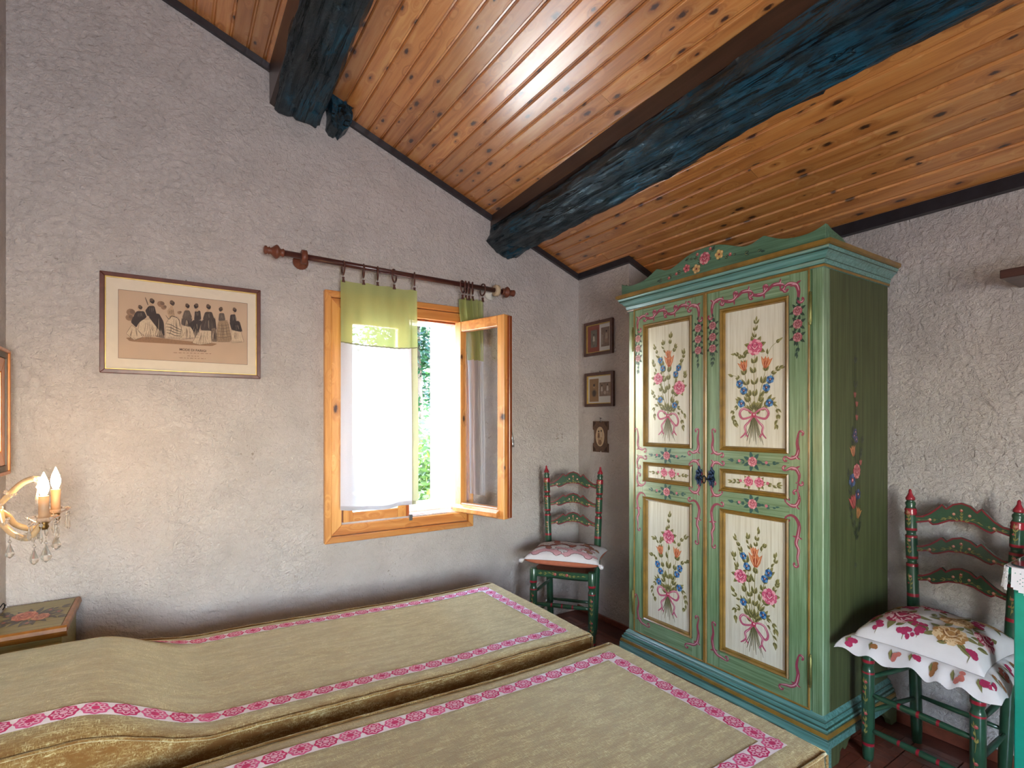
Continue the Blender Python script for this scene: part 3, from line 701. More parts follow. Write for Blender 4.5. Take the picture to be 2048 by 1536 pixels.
# bouquets --------------------------------------------------------------
OL, OD, OS = (142,138,84), (92,92,56), (120,122,86)
PKR = ((158,44,84),(212,96,130),(238,176,190))
def bow(P, x, y, s, droop=0):
    c, l = (196,104,132), (232,178,192)
    for sd in (-1, 1):
        d = -droop if sd > 0 else 0
        lp = [(x,y),(x+sd*.3*s,y+.28*s+d*.2),(x+sd*.75*s,y+.42*s+d*.6),(x+sd*1.0*s,y+.12*s+d),(x+sd*.8*s,y-.22*s+d),(x+sd*.35*s,y-.16*s+d*.4),(x,y)]
        P.stroke(lp, .16*s, c, 5, 5, .5); P.stroke([(a, b+.03*s) for a, b in lp[1:4]], .05*s, l, 7, 4)
        tl = [(x,y),(x+sd*.35*s,y-.45*s),(x+sd*.62*s,y-.75*s),(x+sd*.58*s,y-1.15*s),(x+sd*(.85 if sd > 0 else .95)*s,y-1.5*s)]
        P.stroke(tl, .15*s, c, 4, 5, .4); P.stroke([(a+.02*s, b) for a, b in tl[1:4]], .05*s, l, 6, 4)
        P.stroke([tl[-2], (x+sd*.4*s, y-1.45*s)], .12*s, c, 4, 4, .3)
    P.disc(x, y, .17*s, (190,60,96), 7, 9); P.disc(x+.03*s, y+.04*s, .07*s, l, 9, 6)
def bouquet(P, kind, x0, y0, s, mir=1):
    """x0,y0 = knot of the bow; unit = metres*s"""
    def q(x, y): return (x0+mir*x*s, y0+y*s)
    if kind == 'B':
        stems = [[(0,0),(.003,.10),(0,.20),(.004,.27)], [(0,0),(-.025,.10),(-.045,.19)], [(0,0),(.03,.10),(.055,.20)], [(0,0),(-.03,.07),(-.065,.13)], [(0,0),(.035,.07),(.072,.14)],
                 [(0,.0),(-.03,.03),(-.062,.055)], [(0,0),(.035,.03),(.07,.055)]]
        top = [[(.004,.33),(.004,.37),(.010,.41)], [(-.055,.25),(-.075,.27),(-.09,.275)], [(.06,.25),(.08,.29),(.11,.312)], [(.075,.17),(.10,.19),(.118,.196)], [(-.07,.16),(-.085,.175),(-.105,.182)],
               [(-.07,.05),(-.10,.02),(-.10,-.01),(-.09,-.035)], [(.08,.05),(.105,.025),(.11,-.01),(.102,-.04)], [(-.05,.22),(-.05,.255),(-.045,.27)]]
    else:
        stems = [[(0,0),(.003,.10),(.004,.20),(.01,.26)], [(0,0),(-.03,.10),(-.06,.18)], [(0,0),(.03,.08),(.072,.135)], [(0,0),(-.02,.14),(-.03,.24),(-.047,.285)], [(0,0),(.035,.13),(.05,.20),(.07,.24)],
                 [(0,0),(-.03,.04),(-.05,.08)], [(0,0),(.03,.03),(.045,.05)]]
        top = [[(.008,.335),(.012,.37),(.018,.41)], [(-.055,.30),(-.07,.33),(-.085,.362)], [(.075,.26),(.095,.29),(.10,.315)], [(-.075,.22),(-.09,.26),(-.097,.28)], [(.085,.16),(.10,.19),(.106,.205)],
               [(-.06,.09),(-.085,.10),(-.10,.122)], [(-.055,.05),(-.088,.045),(-.088,-.0)], [(.05,.05),(.085,.03),(.10,.005)], [(.05,.03),(.085,-.02),(.095,-.055)], [(-.01,.32),(-.025,.35),(-.03,.375)], [(.03,.32),(.045,.345)]]
    for st in stems: P.sprig([q(*p) for p in st], OL, OD, .017*s, .036*s, 3, .0034*s, 0)
    for st in top: P.sprig([q(*p) for p in st], OL, OD, .012*s, .025*s, 4, .002*s, 0)
    for i in range(9):
        a = -.28+.07*i; P.stroke([q(a*.03, 0), q(a*.08, -.06), q(a*.16, -.10-.015*(i % 3))], .0035*s, OD if i % 2 else OS, 2, 4, .4)
    if kind == 'B':
        for a in (.3, 1.0, 1.9, 2.8, -.5, 3.6): P.leaf(*q(.005+.02*math.cos(a), .298+.02*math.sin(a)), a if mir > 0 else PI-a, .034*s, .020*s, OL, 2); P.leaf(*q(.005+.02*math.cos(a), .298+.02*math.sin(a)), a+.1, .028*s, .006*s, OD, 3)
        P.rose(*q(.005,.298), .035*s, PKR); P.tulip(*q(-.05,.222), .027*s, .25*mir); P.tulip(*q(.057,.228), .029*s, -.2*mir)
        for x, y in ((-.068,.142),(-.048,.110),(.075,.152),(.058,.118),(-.060,.052),(.072,.052)): P.blue(*q(x,y), .019*s)
        bow(P, *q(0,0), .068*s)
    else:
        P.tulip(*q(.003,.320), .024*s, 0); P.tulip(*q(.008,.285), .036*s, 0)
        for cx, cy_ in ((-.064,.196),(.072,.142)):
            for a in (.2, .9, 2.2, 3.0, 3.9, 5.2): P.leaf(*q(cx+.018*math.cos(a), cy_+.018*math.sin(a)), a if mir > 0 else PI-a, .030*s, .018*s, OL, 2); P.leaf(*q(cx+.018*math.cos(a), cy_+.018*math.sin(a)), a+.1, .024*s, .005*s, OD, 3)
        P.rose(*q(-.064,.196), .030*s, PKR); P.rose(*q(.072,.142), .034*s, PKR)
        for x, y in ((-.050,.290),(-.034,.248),(.068,.242),(.050,.212),(-.050,.084),(.043,.054)): P.blue(*q(x,y), .018*s)
        bow(P, *q(0,0), .066*s, .035*s)

def mini_rose(P, x, y, r, leafc=(44,84,66), cols=((140,46,66),(196,104,120),(228,170,176))):
    for i in range(7):
        a = 2*PI*i/7; P.leaf(x+r*.5*math.cos(a), y+r*.5*math.sin(a), a, r*1.25, r*.62, leafc, 1)
    P.rose(x, y, r*.8, cols, 3)
def door(y0, y1, z0, z1, ya, yb, first, second, handleY, hingeY, label, key):
    """y0..y1 leaf, ya..yb opening of the panels; ornaments drawn in (u,v): u to the viewer's right"""
    dr = MB(); xf = XF-.006; t = .024
    ops = [(1.168,1.803),(.986,1.087),(.266,.907)]
    dr.box(xf, xf+t, y0, ya, z0, z1, 0).box(xf, xf+t, yb, y1, z0, z1, 0)
    zz = [z1]+[v for a, b in ops for v in (b, a)]+[z0]
    for k in range(0, len(zz), 2): dr.box(xf, xf+t, ya, yb, zz[k+1], zz[k], 1)
    d = dr.build('door', [GRN_Z, GRN_Y], wd); d['label'] = label
    og = wd.location
    # gold bead round the leaf
    g = MB(); e = .008
    for a, b, c, f in ((y0, y1, z1-e, z1), (y0, y1, z0, z0+e)): g.box(xf-.006, xf, a, b, c, f)
    g.box(xf-.006, xf, y0, y0+e, z0+e, z1-e).box(xf-.006, xf, y1-e, y1, z0+e, z1-e)
    sub(g, 'edge_bead', GOLD, d, og, bevel=.002)
    um = (ya+yb)/2
    for a, b in ops:
        m = MB(); wv = .021
        prof = [(0,-.004),(.005,-.009),(.010,-.006),(.013,.001),(.017,-.001),(wv,.010)]
        for (p, h), (q_, h2) in zip(prof[:-1], prof[1:]):
            A = [(ya+p,a+p),(yb-p,a+p),(yb-p,b-p),(ya+p,b-p)]; B = [(ya+q_,a+q_),(yb-q_,a+q_),(yb-q_,b-q_),(ya+q_,b-q_)]
            for k in range(4):
                n = (k+1) % 4; m.add([(xf+h,*A[k]),(xf+h,*A[n]),(xf+h2,*B[n]),(xf+h2,*B[k])], [(0,1,2,3)])
        sub(m, 'panel_moulding', GOLD, d, og)
        sub(MB().box(xf+.010, xf+.018, ya+.004, yb-.004, a+.004, b-.004), 'panel', CREAM, d, og)
    # bouquets on the cream panels
    P = Paint(); bouquet(P, first, 0, 1.325, .97); bouquet(P, second, 0, .433, .97)
    for sd in (-1, 1):
        P.rose(sd*.024, 1.040, .021, PKR)
        P.sprig([(sd*.02,1.036),(sd*.07,1.034),(sd*.105,1.036)], OL, OD, .010, .022, 3, .002)
        P.disc(sd*.062, 1.040, .007, (212,110,136), 3, 7)
        for a in (.9, 1.6, -.9, -1.6): P.leaf(sd*.024, 1.038, a if sd > 0 else PI-a, .034, .016, OL, 1); P.leaf(sd*.024, 1.038, a+.1 if sd > 0 else PI-a, .03, .005, OD, 2)
    P.build('painted_bouquets', lambda u, v, h: (xf+.010-h, um-u, v), M['paint'], d, og)
    # ornaments on the green frame
    P = Paint(); hw = (yb-ya)/2
    for z in (1.127, .947):
        mini_rose(P, 0, z, .026, (40,90,84)); P.sprig([(.03,z),(.06,z-.004),(.10,z)], (40,90,84), None, .009, .02, 4, .002); P.sprig([(-.03,z),(-.06,z-.004),(-.10,z)], (40,90,84), None, .009, .02, 4, .002)
        for x in (-.062, .062): P.disc(x, z, .007, (200,120,136), 3, 7)
    # scrolls round the panels
    eL = -hw-.038; eR = hw+.034
    for sd, ex in ((-1, eL), (1, eR)):
        def S(pts_, w_=.0145): P.scroll([(sd*(abs(ex)-p), z) for p, z in pts_], w_)
        S([(-.004,1.255),(.002,1.215),(-.002,1.185),(.006,1.160),(.028,1.150),(.046,1.157)])
        S([(-.002,1.055),(-.006,1.085),(.006,1.108),(.026,1.112),(.048,1.100)])
        S([(-.002,1.055),(0,1.03),(-.002,1.00)], .006)
        S([(-.002,1.02),(-.006,.990),(.006,.966),(.026,.962),(.048,.974)])
        S([(.046,.916),(.026,.924),(.006,.914),(-.006,.885),(.000,.845),(.006,.815),(-.004,.790),(.0,.76),(-.004,.73)])
        S([(-.004,.375),(.004,.335),(-.002,.30),(.006,.262),(.024,.243),(.048,.238),(.070,.232)])
    # top frieze and rose garlands
    fz = 1.845
    P.scroll([(eL,1.775),(eL-.004,1.81),(eL+.006,1.838),(eL+.035,fz+.004),(eL+.055,fz-.004)], .017)
    P.scroll([(eR,1.775),(eR+.004,1.81),(eR-.006,1.838),(eR-.035,fz+.004),(eR-.055,fz-.004)], .017)
    n_ = 4; span = (eR-.055)-(eL+.055)
    for i in range(n_):
        a = eL+.055+span*i/n_; b = eL+.055+span*(i+1)/n_
        P.scroll([(a,fz-.006),(a+(b-a)*.3,fz+(.012 if i % 2 else -.014)),(a+(b-a)*.7,fz+(.012 if i % 2 else -.014)),(b,fz+.004)], .016)
        P.stroke([(a,fz-.004),(a-.004,fz+.014)], .006, (158,66,90), 2)
    for ex in (eL, eR):
        for k in range(3):
            z = 1.735-.052*k
            for a in (.5, 1.3, 2.2, 3.4, 4.3, 5.6): P.leaf(ex+.010*math.cos(a), z+.010*math.sin(a), a, .026, .012, (38,66,50), 1)
            P.rose(ex, z, .0185, ((104,44,56),(156,84,96),(194,142,144)), 3)
        P.sprig([(ex,1.62),(ex+.002,1.59),(ex-.001,1.565)], (38,70,58), None, .009, .020, 4, .002)
        P.sprig([(ex,1.745),(ex,1.762),(ex,1.778)], (38,70,58), None, .008, .014, 4, .002)
    P.build('painted_scrolls', lambda u, v, h: (xf-h, um-u, v), M['paint'], d, og)
    # hinges
    for zc_ in (1.735, .335):
        sub(MB().lathe([(.002,0),(.0055,.03),(.003,.07),(.0062,.10),(.0062,.9),(.003,.93),(.0055,.97),(.002,1)], (xf-.006,hingeY,zc_-.065), (xf-.006,hingeY,zc_+.065), 10), 'hinge', M['blackiron'] if False else simple_hinge, d, og)
    # cast escutcheon
    pts_ = []
    for i in range(28):
        a = 2*PI*i/28; r = 1+.16*math.cos(a*7)+.1*math.cos(a*3+1); pts_.append((handleY+.0165*r*math.sin(a), 1.043+.040*r*math.cos(a)*(1 if math.cos(a) > 0 else 1.05)))
    e_ = MB().prism(pts_, 'x', xf-.005, xf); 
    for k in range(6):
        a = 2*PI*k/6+.4; e_.tube([(xf-.006, handleY+.006*math.sin(a), 1.043+.012*math.cos(a)), (xf-.009, handleY+.012*math.sin(a+.4), 1.043+.024*math.cos(a+.4)), (xf-.005, handleY+.011*math.sin(a+.9), 1.043+.034*math.cos(a+.9))], [.003,.0035,.002], 6)
    sub(e_, 'lock_plate', esc_mat, d, og)
    sub(MB().lathe([(.004,0),(.005,.5),(.003,1)], (xf-.010,handleY,1.036), (xf,handleY,1.036), 8), 'keyhole', M['blackiron'], d, og)
    if key:
        kb = MB().lathe([(.003,0),(.003,.8),(.0045,.85),(.0045,1)], (xf,handleY,1.036), (xf-.045,handleY,1.036), 8)
        kb.tube([(xf-.055-.011*math.cos(a), handleY, 1.036+.016*math.sin(a)) for a in [2*PI*i/16 for i in range(17)]], .003, 6)
        sub(kb, 'key', M['blackiron'], d, og)
simple_hinge = simple('aged_brass_hinge', (120,122,74), .4, .7, var=.2)
esc_mat = simple('blued_iron_lock_plate', (64,84,116), .3, .9, var=.5, vscale=120)
door(1.5405, 1.987, .180, 1.893, 1.615, 1.920, 'A', 'B', 1.576, 1.990, 'left wardrobe door', False)
door(1.067, 1.5395, .180, 1.893, 1.150, 1.465, 'B', 'A', 1.508, 1.064, 'right wardrobe door with the key', True)
MB().box(XF-.016, XF-.0055, 1.531, 1.549, .182, 1.891).build('cover_strip', GOLD, wd, bevel=.003)
# tall flower spray on the side
P = Paint(); DG, DH = (30,44,32), (70,78,58)
P.sprig([(0,0),(.004,.18),(0,.36),(.004,.55),(0,.72),(0,.88)], DG, DH, .013, .034, 4, .003)
for pts_ in ([(0,.30),(.03,.42),(.045,.50)], [(0,.30),(-.04,.36),(-.055,.43)], [(0,.15),(.03,.20),(.04,.24)], [(0,.2),(-.03,.26),(-.04,.31)], [(0,.36),(.04,.48),(.06,.56)], [(0,.48),(-.02,.56),(-.022,.6)]):
    P.sprig(pts_, DG, DH, .012, .03, 3, .002)
P.rose(.012,.44,.030,((120,40,52),(170,80,88),(206,136,132))); P.blue(-.026,.405,.030,4,((40,60,100),(70,96,140),(150,60,60))); P.tulip(-.020,.32,.034,.3,((130,40,50),(168,66,72),(206,130,120)))
P.tulip(.026,.27,.026,-.4,((140,84,40),(176,116,66),(206,160,110))); P.tulip(-.020,.525,.026,.2,((150,80,50),(190,120,80),(214,166,130))); P.blue(.022,.345,.024,4,((36,50,84),(60,80,120),(120,50,50)))
for i, (x, y) in enumerate(((-.010,.585),(.008,.570),(0,.60))): P.blue(x, y, .016, 4, ((50,50,84),(80,78,120),(120,80,110)))
for x, y in ((.045,.475),(.012,.66),(.012,.715),(-.004,.752)): P.tulip(x, y, .014, 0, ((130,50,56),(170,84,86),(200,130,120)))
P.build('painted_spray', lambda u, v, h: (2.335+u, WY0-h, .655+v), M['paint'], wd)
# ------------------------------------------------------------------ ladder-back chairs
CG = simple('bottle_green_chair_paint', (38,76,56), .28, var=.18, vscale=30, coat=.5)
CR = simple('red_chair_band', (150,30,48), .3, var=.12, coat=.4)
RUSH = simple('woven_rush', (112,66,46), .8, var=.35, vscale=260, bmp=.002)
FY, FR_, FO = (142,136,76), (176,76,80), (206,132,122)
def chair(loc, rz, label):
    c = thing('dining_chair', label, 'chair', loc, rz, 'painted ladder-back chairs')
    def B(mb, name, mats, parent=None, **k): return mb.build(name, mats, parent or c, off=(0,0,0), **k)
    # front legs
    for sx in (-1, 1):
        p = [(.015,0),(.018,.03),(.020,.10),(.0205,.13),(.0205,.155),(.0215,.158),(.0215,.70),(.0215,.725),(.0215,.74),(.0195,.757),(.0165,.78),(.0195,.803),(.0215,.815),(.0215,.84),(.0215,.985),(.017,1)]
        m = [0,0,0,1,0,0,0,1,0,0,0,0,1,0,0]
        lg = B(MB().lathe(p, (sx*.168,-.145,0), (sx*.168,-.145,.462), 16, m), 'leg', [CG, CR])
        P = Paint()
        for z0 in (.10, .22): 
            P.sprig([(0,z0),(.003,z0+.04),(-.002,z0+.085)], FY, None, .006, .018, 3, .0015)
            P.disc(.003, z0+.085, .006, FR_, 3, 7); P.disc(.004, z0+.088, .003, FO, 5, 6); P.disc(-.005, z0+.045, .005, FR_, 3, 7)
        P.build('painted_sprig', lambda u, v, h: (sx*.168+(.0217+h)*math.sin(u/.0217), -.145-(.0217+h)*math.cos(u/.0217), v), M['paint'], lg, (0,0,0))
    bx = lambda z: .135+.035*z/1.02
    by = lambda z: .145+.022*sstep(.3, 1.02, z)
    for sx in (-1, 1):
        prof = []; mt = []
        def z_(z, r, m=0): prof.append((r, z/1.02)); mt.append(m)
        for z, r, m in [(0,.016,0),(.06,.019,0),(.10,.0205,0),(.45,.021,0),(.585,.021,1),(.598,.021,0),(.602,.0205,0),(.706,.0205,1),(.718,.0205,0),(.722,.016,0),(.732,.016,0),(.738,.0205,1),(.748,.0205,0),(.822,.0205,1),(.832,.0205,0),(.836,.016,0),(.845,.016,0),(.852,.0205,1),(.862,.0205,0),(.915,.020,1),(.922,.0215,1),(.929,.0195,1),(.936,.021,1),(.942,.0185,0),(.950,.015,0),(.960,.018,0),(.966,.017,0),(.972,.012,0),(.976,.016,1),(.984,.0165,1),(.995,.010,1),(1.004,.006,1),(1.014,.0055,1),(1.02,.002,1)]: z_(z, r, m)
        pst = B(MB().lathe(prof, (sx*.135,.145,0), (sx*.170,.167,1.02), 16, mt), 'back_post', [CG, CR])
        P = Paint()
        for z0 in (.61, .755, .868):
            P.sprig([(0,z0),(.002,z0+.03),(-.001,z0+.055)], FY, None, .005, .015, 3, .0014); P.disc(.002, z0+.058, .005, FO, 3, 7); P.disc(-.005, z0+.03, .004, FR_, 3, 7)
        P.build('painted_sprig', lambda u, v, h: (sx*bx(v)+(.0208+h)*math.sin(u/.0208), .145+.022*v/1.02-(.0208+h)*math.cos(u/.0208), v), M['paint'], pst, (0,0,0))
    top = [(0,.072),(.027,.064),(.048,.046),(.062,.060),(.075,.046),(.1,.024),(.125,.010),(.16,.006)]
    bot = [(0,.008),(.04,.003),(.075,-.014),(.092,-.018),(.105,-.008),(.13,-.014),(.16,-.020)]
    def itp(tb, u):
        u = abs(u)
        for (a, b), (c_, d) in zip(tb[:-1], tb[1:]):
            if a <= u <= c_: t = (u-a)/(c_-a); return b+(d-b)*t
        return tb[-1][1]
    for z0, sc in ((.905,1.12),(.786,.92),(.668,.92)):
        hw = bx(z0)-.008; us = sorted(set([-hw+2*hw*i/28 for i in range(29)]+[x*s_ for x, _ in top+bot for s_ in (-1,1) if x < hw]))
        yy = lambda u, z: .145+.022*z/1.02+.016*(1-(u/.16)**2)
        mb = MB()
        for a, b in zip(us[:-1], us[1:]):
            q = []
            for dy in (-.006, .006):
                for u in (a, b):
                    q += [(u, yy(u, z0)+dy, z0+itp(bot, u)*sc), (u, yy(u, z0)+dy, z0+itp(top, u)*sc)]
            mb.add(q, [(0,2,3,1),(4,5,7,6),(1,3,7,5),(0,4,6,2)], 0)
        sl = B(mb, 'slat', CG)
        P = Paint()
        for tb, sg in ((top,-1),(bot,1)):
            pts = [(u, itp(tb, u)*sc+sg*.0025) for u in us]; P.stroke(pts, .0062, (128,28,44), 1, raw=True, taper=1.)
        z1 = .012
        P.sprig([(-.005,.006),(-.03,.018),(-.055,.010)], FY, None, .004, .014, 4, .0012, 2); P.sprig([(.005,.006),(.03,.018),(.055,.010)], FY, None, .004, .014, 4, .0012, 2)
        P.sprig([(0,.005),(0,.025),(0,.04*sc)], FY, None, .004, .014, 3, .0012, 2)
        for x, y in ((0,.045*sc),(-.024,.03*sc),(.026,.03*sc),(-.10,.0),(.10,.0)): P.disc(x, y, .0055, FO if x else FR_, 4, 7); P.disc(x+.001, y+.002, .003, (236,190,170), 6, 6)
        for s_ in (-1, 1): P.sprig([(s_*.075,.004),(s_*.10,-.001),(s_*.13,-.005)], FY, None, .004, .012, 4, .001, 2)
        P.build('painted_flowers', lambda u, v, h: (u, yy(u, z0)-.006-h, z0+v), M['paint'], sl, (0,0,0))
    # seat
    mb = MB().grid(lambda u, v: ((-1+2*u)*(.150+.025*(1-v)), -.150+.295*v, .448+.014*(1-max(abs(2*u-1), abs(2*v-1)))+.0016*math.sin(70*max(abs(2*u-1), abs(2*v-1)))), 24, 24)
    mb.grid(lambda u, v: ((-1+2*u)*(.150+.025*(1-v)), -.150+.295*v, .430), 1, 1); B(mb, 'rush_seat', RUSH)
    rl = B(MB().box(-.152, .152, -.158, -.140, .415, .452), 'front_rail', CG, bevel=.004)
    P = Paint(); P.sprig([(-.03,0),(-.07,.004),(-.12,0)], FY, None, .006, .018, 3, .0014); P.sprig([(.03,0),(.07,-.004),(.12,0)], FY, None, .006, .018, 3, .0014)
    for x in (-.038, .030): P.disc(x, .001, .009, FR_, 3, 8); P.disc(x+.003, .004, .005, FO, 5, 6)
    P.sprig([(-.02,0),(0,.003),(.02,0)], FY, None, .006, .016, 3, .0014)
    P.build('painted_flowers', lambda u, v, h: (u, -.158-h, .434+v), M['paint'], rl, (0,0,0))
    for sx in (-1, 1): B(MB().tube([(sx*.165,-.14,.435),(sx*.150,.14,.435)], .012, 8), 'side_rail', CG)
    B(MB().tube([(-.145,.148,.435),(.145,.148,.435)], .012, 8), 'back_rail', CG)
    # stretchers
    def rung(a, b, bands, r=.0125):
        A, Bv = Vector(a), Vector(b); n = 24; prof = []; mt = []
        for i in range(n+1):
            t = i/n; prof.append((r*(.72+.28*math.sin(PI*t)), t)); mt.append(1 if bands and any(abs(t-q) < .014 for q in (.3,.5,.7)) else 0)
        pr2 = []; m2 = []
        for t0_, t1_, mm in ([(0,.29,0),(.29,.32,1),(.32,.485,0),(.485,.515,1),(.515,.68,0),(.68,.71,1),(.71,1,0)] if bands else [(0,1,0)]):
            for k in range(4): t = t0_+(t1_-t0_)*k/4; pr2.append((r*(.72+.28*math.sin(PI*t)), t)); m2.append(mm)
        pr2.append((r*.72, 1)); B(MB().lathe(pr2, A, Bv, 10, m2), 'stretcher', [CG, CR])
    for z in (.255, .120): rung((-.155,-.145,z), (.155,-.145,z), True)
    for sx in (-1, 1):
        for z in (.315, .185): rung((sx*.166,-.13,z), (sx*.140,.135,z-.004), False, .010)
    for z in (.325, .19): rung((-.13,.150,z), (.13,.150,z), False, .010)
    return c
chair((1.969,2.414,0), R(-51), 'green ladder-back chair in the corner below the small frames')
chair((2.375,.757,0), R(-95), 'green ladder-back chair between the wardrobe and the lace covered table')

# ------------------------------------------------------------------ cushions
CW = simple('white_cotton', (208,205,207), .85, var=.05, vscale=12, spec=.2)
CS = simple('salmon_cotton', (196,118,92), .85, var=.08, vscale=40, spec=.2)
CB = simple('beige_cotton', (176,152,120), .85, var=.1, spec=.2)
def pz(u, v, h, p=2.6): return h*max(0., (1-abs(u)**p)*(1-abs(v)**p))**.42
def corner(u, v, a, b, pin=.10):    # pull the middle of each side in, corners stay out
    k = 1-pin*(1-abs(v)**2)*abs(u)**4; l = 1-pin*(1-abs(u)**2)*abs(v)**4
    return (u*a*k, v*b*l)
def cushion(loc, rz, a, b, ht, hb, label, mats, tilt=0):
    c = thing('seat_cushion', label, 'cushion', loc, rz, 'cushions on the painted chairs')
    def wr(u, v): return .004*noise.noise(Vector((u*3.1, v*3.3, 7.7)))+.003*math.sin(u*17+v*5)*abs(v)**3
    def topf(u, v, h=0):
        x, y = corner(u, v, a, b); return (x, y, hb+.005+pz(u, v, ht)+wr(u, v)*(1-max(abs(u),abs(v)))*3+h+tilt*y)
    def botf(u, v):
        x, y = corner(u, v, a, b); return (x*(1-.0), y, hb+.003-pz(u, v, hb, 3)*.97+tilt*y)
    f = lambda s, g: (g(-1+2*s[0], -1+2*s[1]))
    MB().grid(lambda u, v: topf(-1+2*u, -1+2*v), 36, 36).build('cushion_top', mats[0], c, off=(0,0,0))
    MB().grid(lambda u, v: botf(-1+2*u, -1+2*v), 36, 36).build('cushion_base', mats[1], c, off=(0,0,0))
    return c, topf
c1, t1 = cushion((1.955,2.400,.466), R(-51), .218, .176, .056, .046, 'flat cushion with pink outlined shells and salmon underside', (CW, CS))
P = Paint()
PK, BR, OUT = (206,158,166), (150,88,74), (98,66,70)
def shell(x, y, r, col, a0, a1, n):
    for i in range(n):
        a = a0+(a1-a0)*(i+.5)/n; cx, cy_ = x+r*math.cos(a), y+r*math.sin(a); P.disc(cx, cy_, r*.36, OUT, 1, 10); P.disc(cx, cy_, r*.31, col, 3, 10)
for x, y, r, c_, a0_, a1_, n_ in ((-.42,-.99,.34,PK,.35,2.8,6),(.40,-.99,.32,PK,.3,2.8,6),(-.02,-.97,.14,PK,.2,2.9,4),(.86,-.95,.22,PK,1.2,3.0,3),(-.88,-.93,.20,PK,.2,1.8,3),(-.05,-.70,.26,PK,-.1,2.2,4),(.62,-.55,.22,PK,.5,3.2,4),
        (-.68,-.45,.26,BR,-.3,2.4,5),(-.1,-.25,.30,BR,.1,2.9,5),(.45,-.1,.24,BR,0,3,4),(.85,-.35,.26,(160,116,92),1.2,4.4,5),(.75,.3,.26,(160,116,92),1.2,4.4,5),(-.6,.3,.28,BR,-.4,2.4,5),(.1,.5,.26,BR,0,3,5)): shell(x, y, r, c_, a0_, a1_, n_)
for i in range(26):
    x, y = random.uniform(-.9,.9), random.uniform(-.95,.7); a = random.uniform(0, 6)
    P.stroke([(x,y),(x+.1*math.cos(a),y+.1*math.sin(a)),(x+.16*math.cos(a+.9),y+.16*math.sin(a+.9)),(x+.22*math.cos(a+.5),y+.22*math.sin(a+.6))], .016, OUT, 2)
P.p = [e for e in P.p if max(abs(q_[1]) for q_ in e[0]) < .992 and max(abs(q_[0]) for q_ in e[0]) < .985]
P.build('printed_shells', lambda u, v, h: t1(u, v, h+.0012), M['fabric_print'], c1, (0,0,0), fan=True)
# soft fringe corners
for sx in (-1, 1):
    MB().lathe([(.003,0),(.010,.4),(.013,.8),(.004,1)], (sx*.21,-.17,.052), (sx*.235,-.190,.038), 8).build('corner_tassel', CW, c1, off=(0,0,0))

c2_, t2 = cushion((2.320,.748,.468), R(-92), .192, .188, .095, .028, 'plump ruffled cushion with crimson and brown flower print', (CW, CW))
def ruf(u, v):
    # u round the edge, v outwards
    q = u*4; k = int(q) % 4; t = (q-int(q))*2-1 if u < 1 else -1
    if u >= 1: k = 0
    uu, vv, nx, ny = [(t,-1,0,-1),(1,t,1,0),(-t,1,0,1),(-1,-t,-1,0)][k]
    x, y = corner(uu, vv, .192, .188); cs = 1.0
    ex, ey = (uu*abs(uu)**5*.75 if k in (0,2) else nx), (vv*abs(vv)**5*.75 if k in (1,3) else ny)
    w_ = .058*v; wav = .75*math.sin(u*2*PI*19+1.6*math.sin(u*2*PI*5))+.8*noise.noise(Vector((u*34, 2.2, 0)))+.4*math.sin(u*2*PI*9+1)
    lift = .034*(.3 if k == 2 else 1)
    return (x+ex*w_*.9, y+ey*w_*.9, .032-lift*v*v*1.5+.011*v*wav+(.022*v if k == 2 else 0))
MB().grid(ruf, 220, 5).build('ruffle', CW, c2_, off=(0,0,0))
P = Paint(); CRM = ((128,26,52),(172,48,82),(232,190,196)); GLF, BRN = (120,116,70), ((128,84,44),(170,124,72),(220,190,150))
def peony(x, y, r, cols):
    for a in (.3, 1.4, 2.6, 3.6, 4.6, 5.6): P.leaf(x+r*.7*math.cos(a), y+r*.7*math.sin(a), a, r*.95, r*.42, GLF, 1)
    P.rose(x, y, r, cols, 3)
    for i in range(10):
        a = 2*PI*i/10; P.stroke([(x+.4*r*math.cos(a), y+.4*r*math.sin(a)), (x+.9*r*math.cos(a+.15), y+.9*r*math.sin(a+.15))], r*.1, cols[2], 7)
peony(-.40,-.42,.29,CRM); peony(.42,-.62,.25,BRN); peony(.32,.0,.25,BRN); peony(-.80,.15,.18,BRN); peony(.84,-.2,.2,CRM); peony(-.2,.5,.22,CRM); peony(.6,.6,.2,BRN)
def berries(x, y, s=.06, col=(160,40,84)):
    P.stroke([(x-.02,y-.12),(x,y-.03),(x+.02,y+.1)], .012, GLF, 1)
    for i in range(8): P.disc(x+random.uniform(-.09,.09), y+random.uniform(-.10,.10), s*random.uniform(.6,1), col, 3, 7)
for x, y in ((.02,-.80),(-.03,-.62),(-.86,-.55),(.78,-.86),(-.62,-.86),(.55,.25),(-.5,.2),(-.2,-.90)): berries(x, y)
for x, y, a in ((-.1,-.62,-.3),(.12,-.72,2.2),(.66,-.45,.6),(-.7,-.62,-2),(.82,-.62,.9),(0,-.1,1.8),(.3,-.88,.4),(-.35,-.80,1.0),(.6,-.78,-.6)): P.leaf(x, y, a, .22, .09, GLF, 2); P.leaf(x, y, a+.1, .2, .025, (90,84,44), 3)
P.p = [e for e in P.p if max(max(abs(q_[0]), abs(q_[1])) for q_ in e[0]) < .985]
P.build('printed_flowers', lambda u, v, h: t2(u, v, h+.0014), M['fabric_print'], c2_, (0,0,0), fan=True)
P = Paint()
for i in range(26):
    u = (i+.5)/26; col = [(166,40,84),(150,100,56),(190,110,100)][i % 3]
    for j in range(4): P.disc(u+random.uniform(-.006,.006), random.uniform(.35,.8), 1, col, 2+j % 2, 7)
    P.p[-1] = P.p[-1]
PP = Paint()
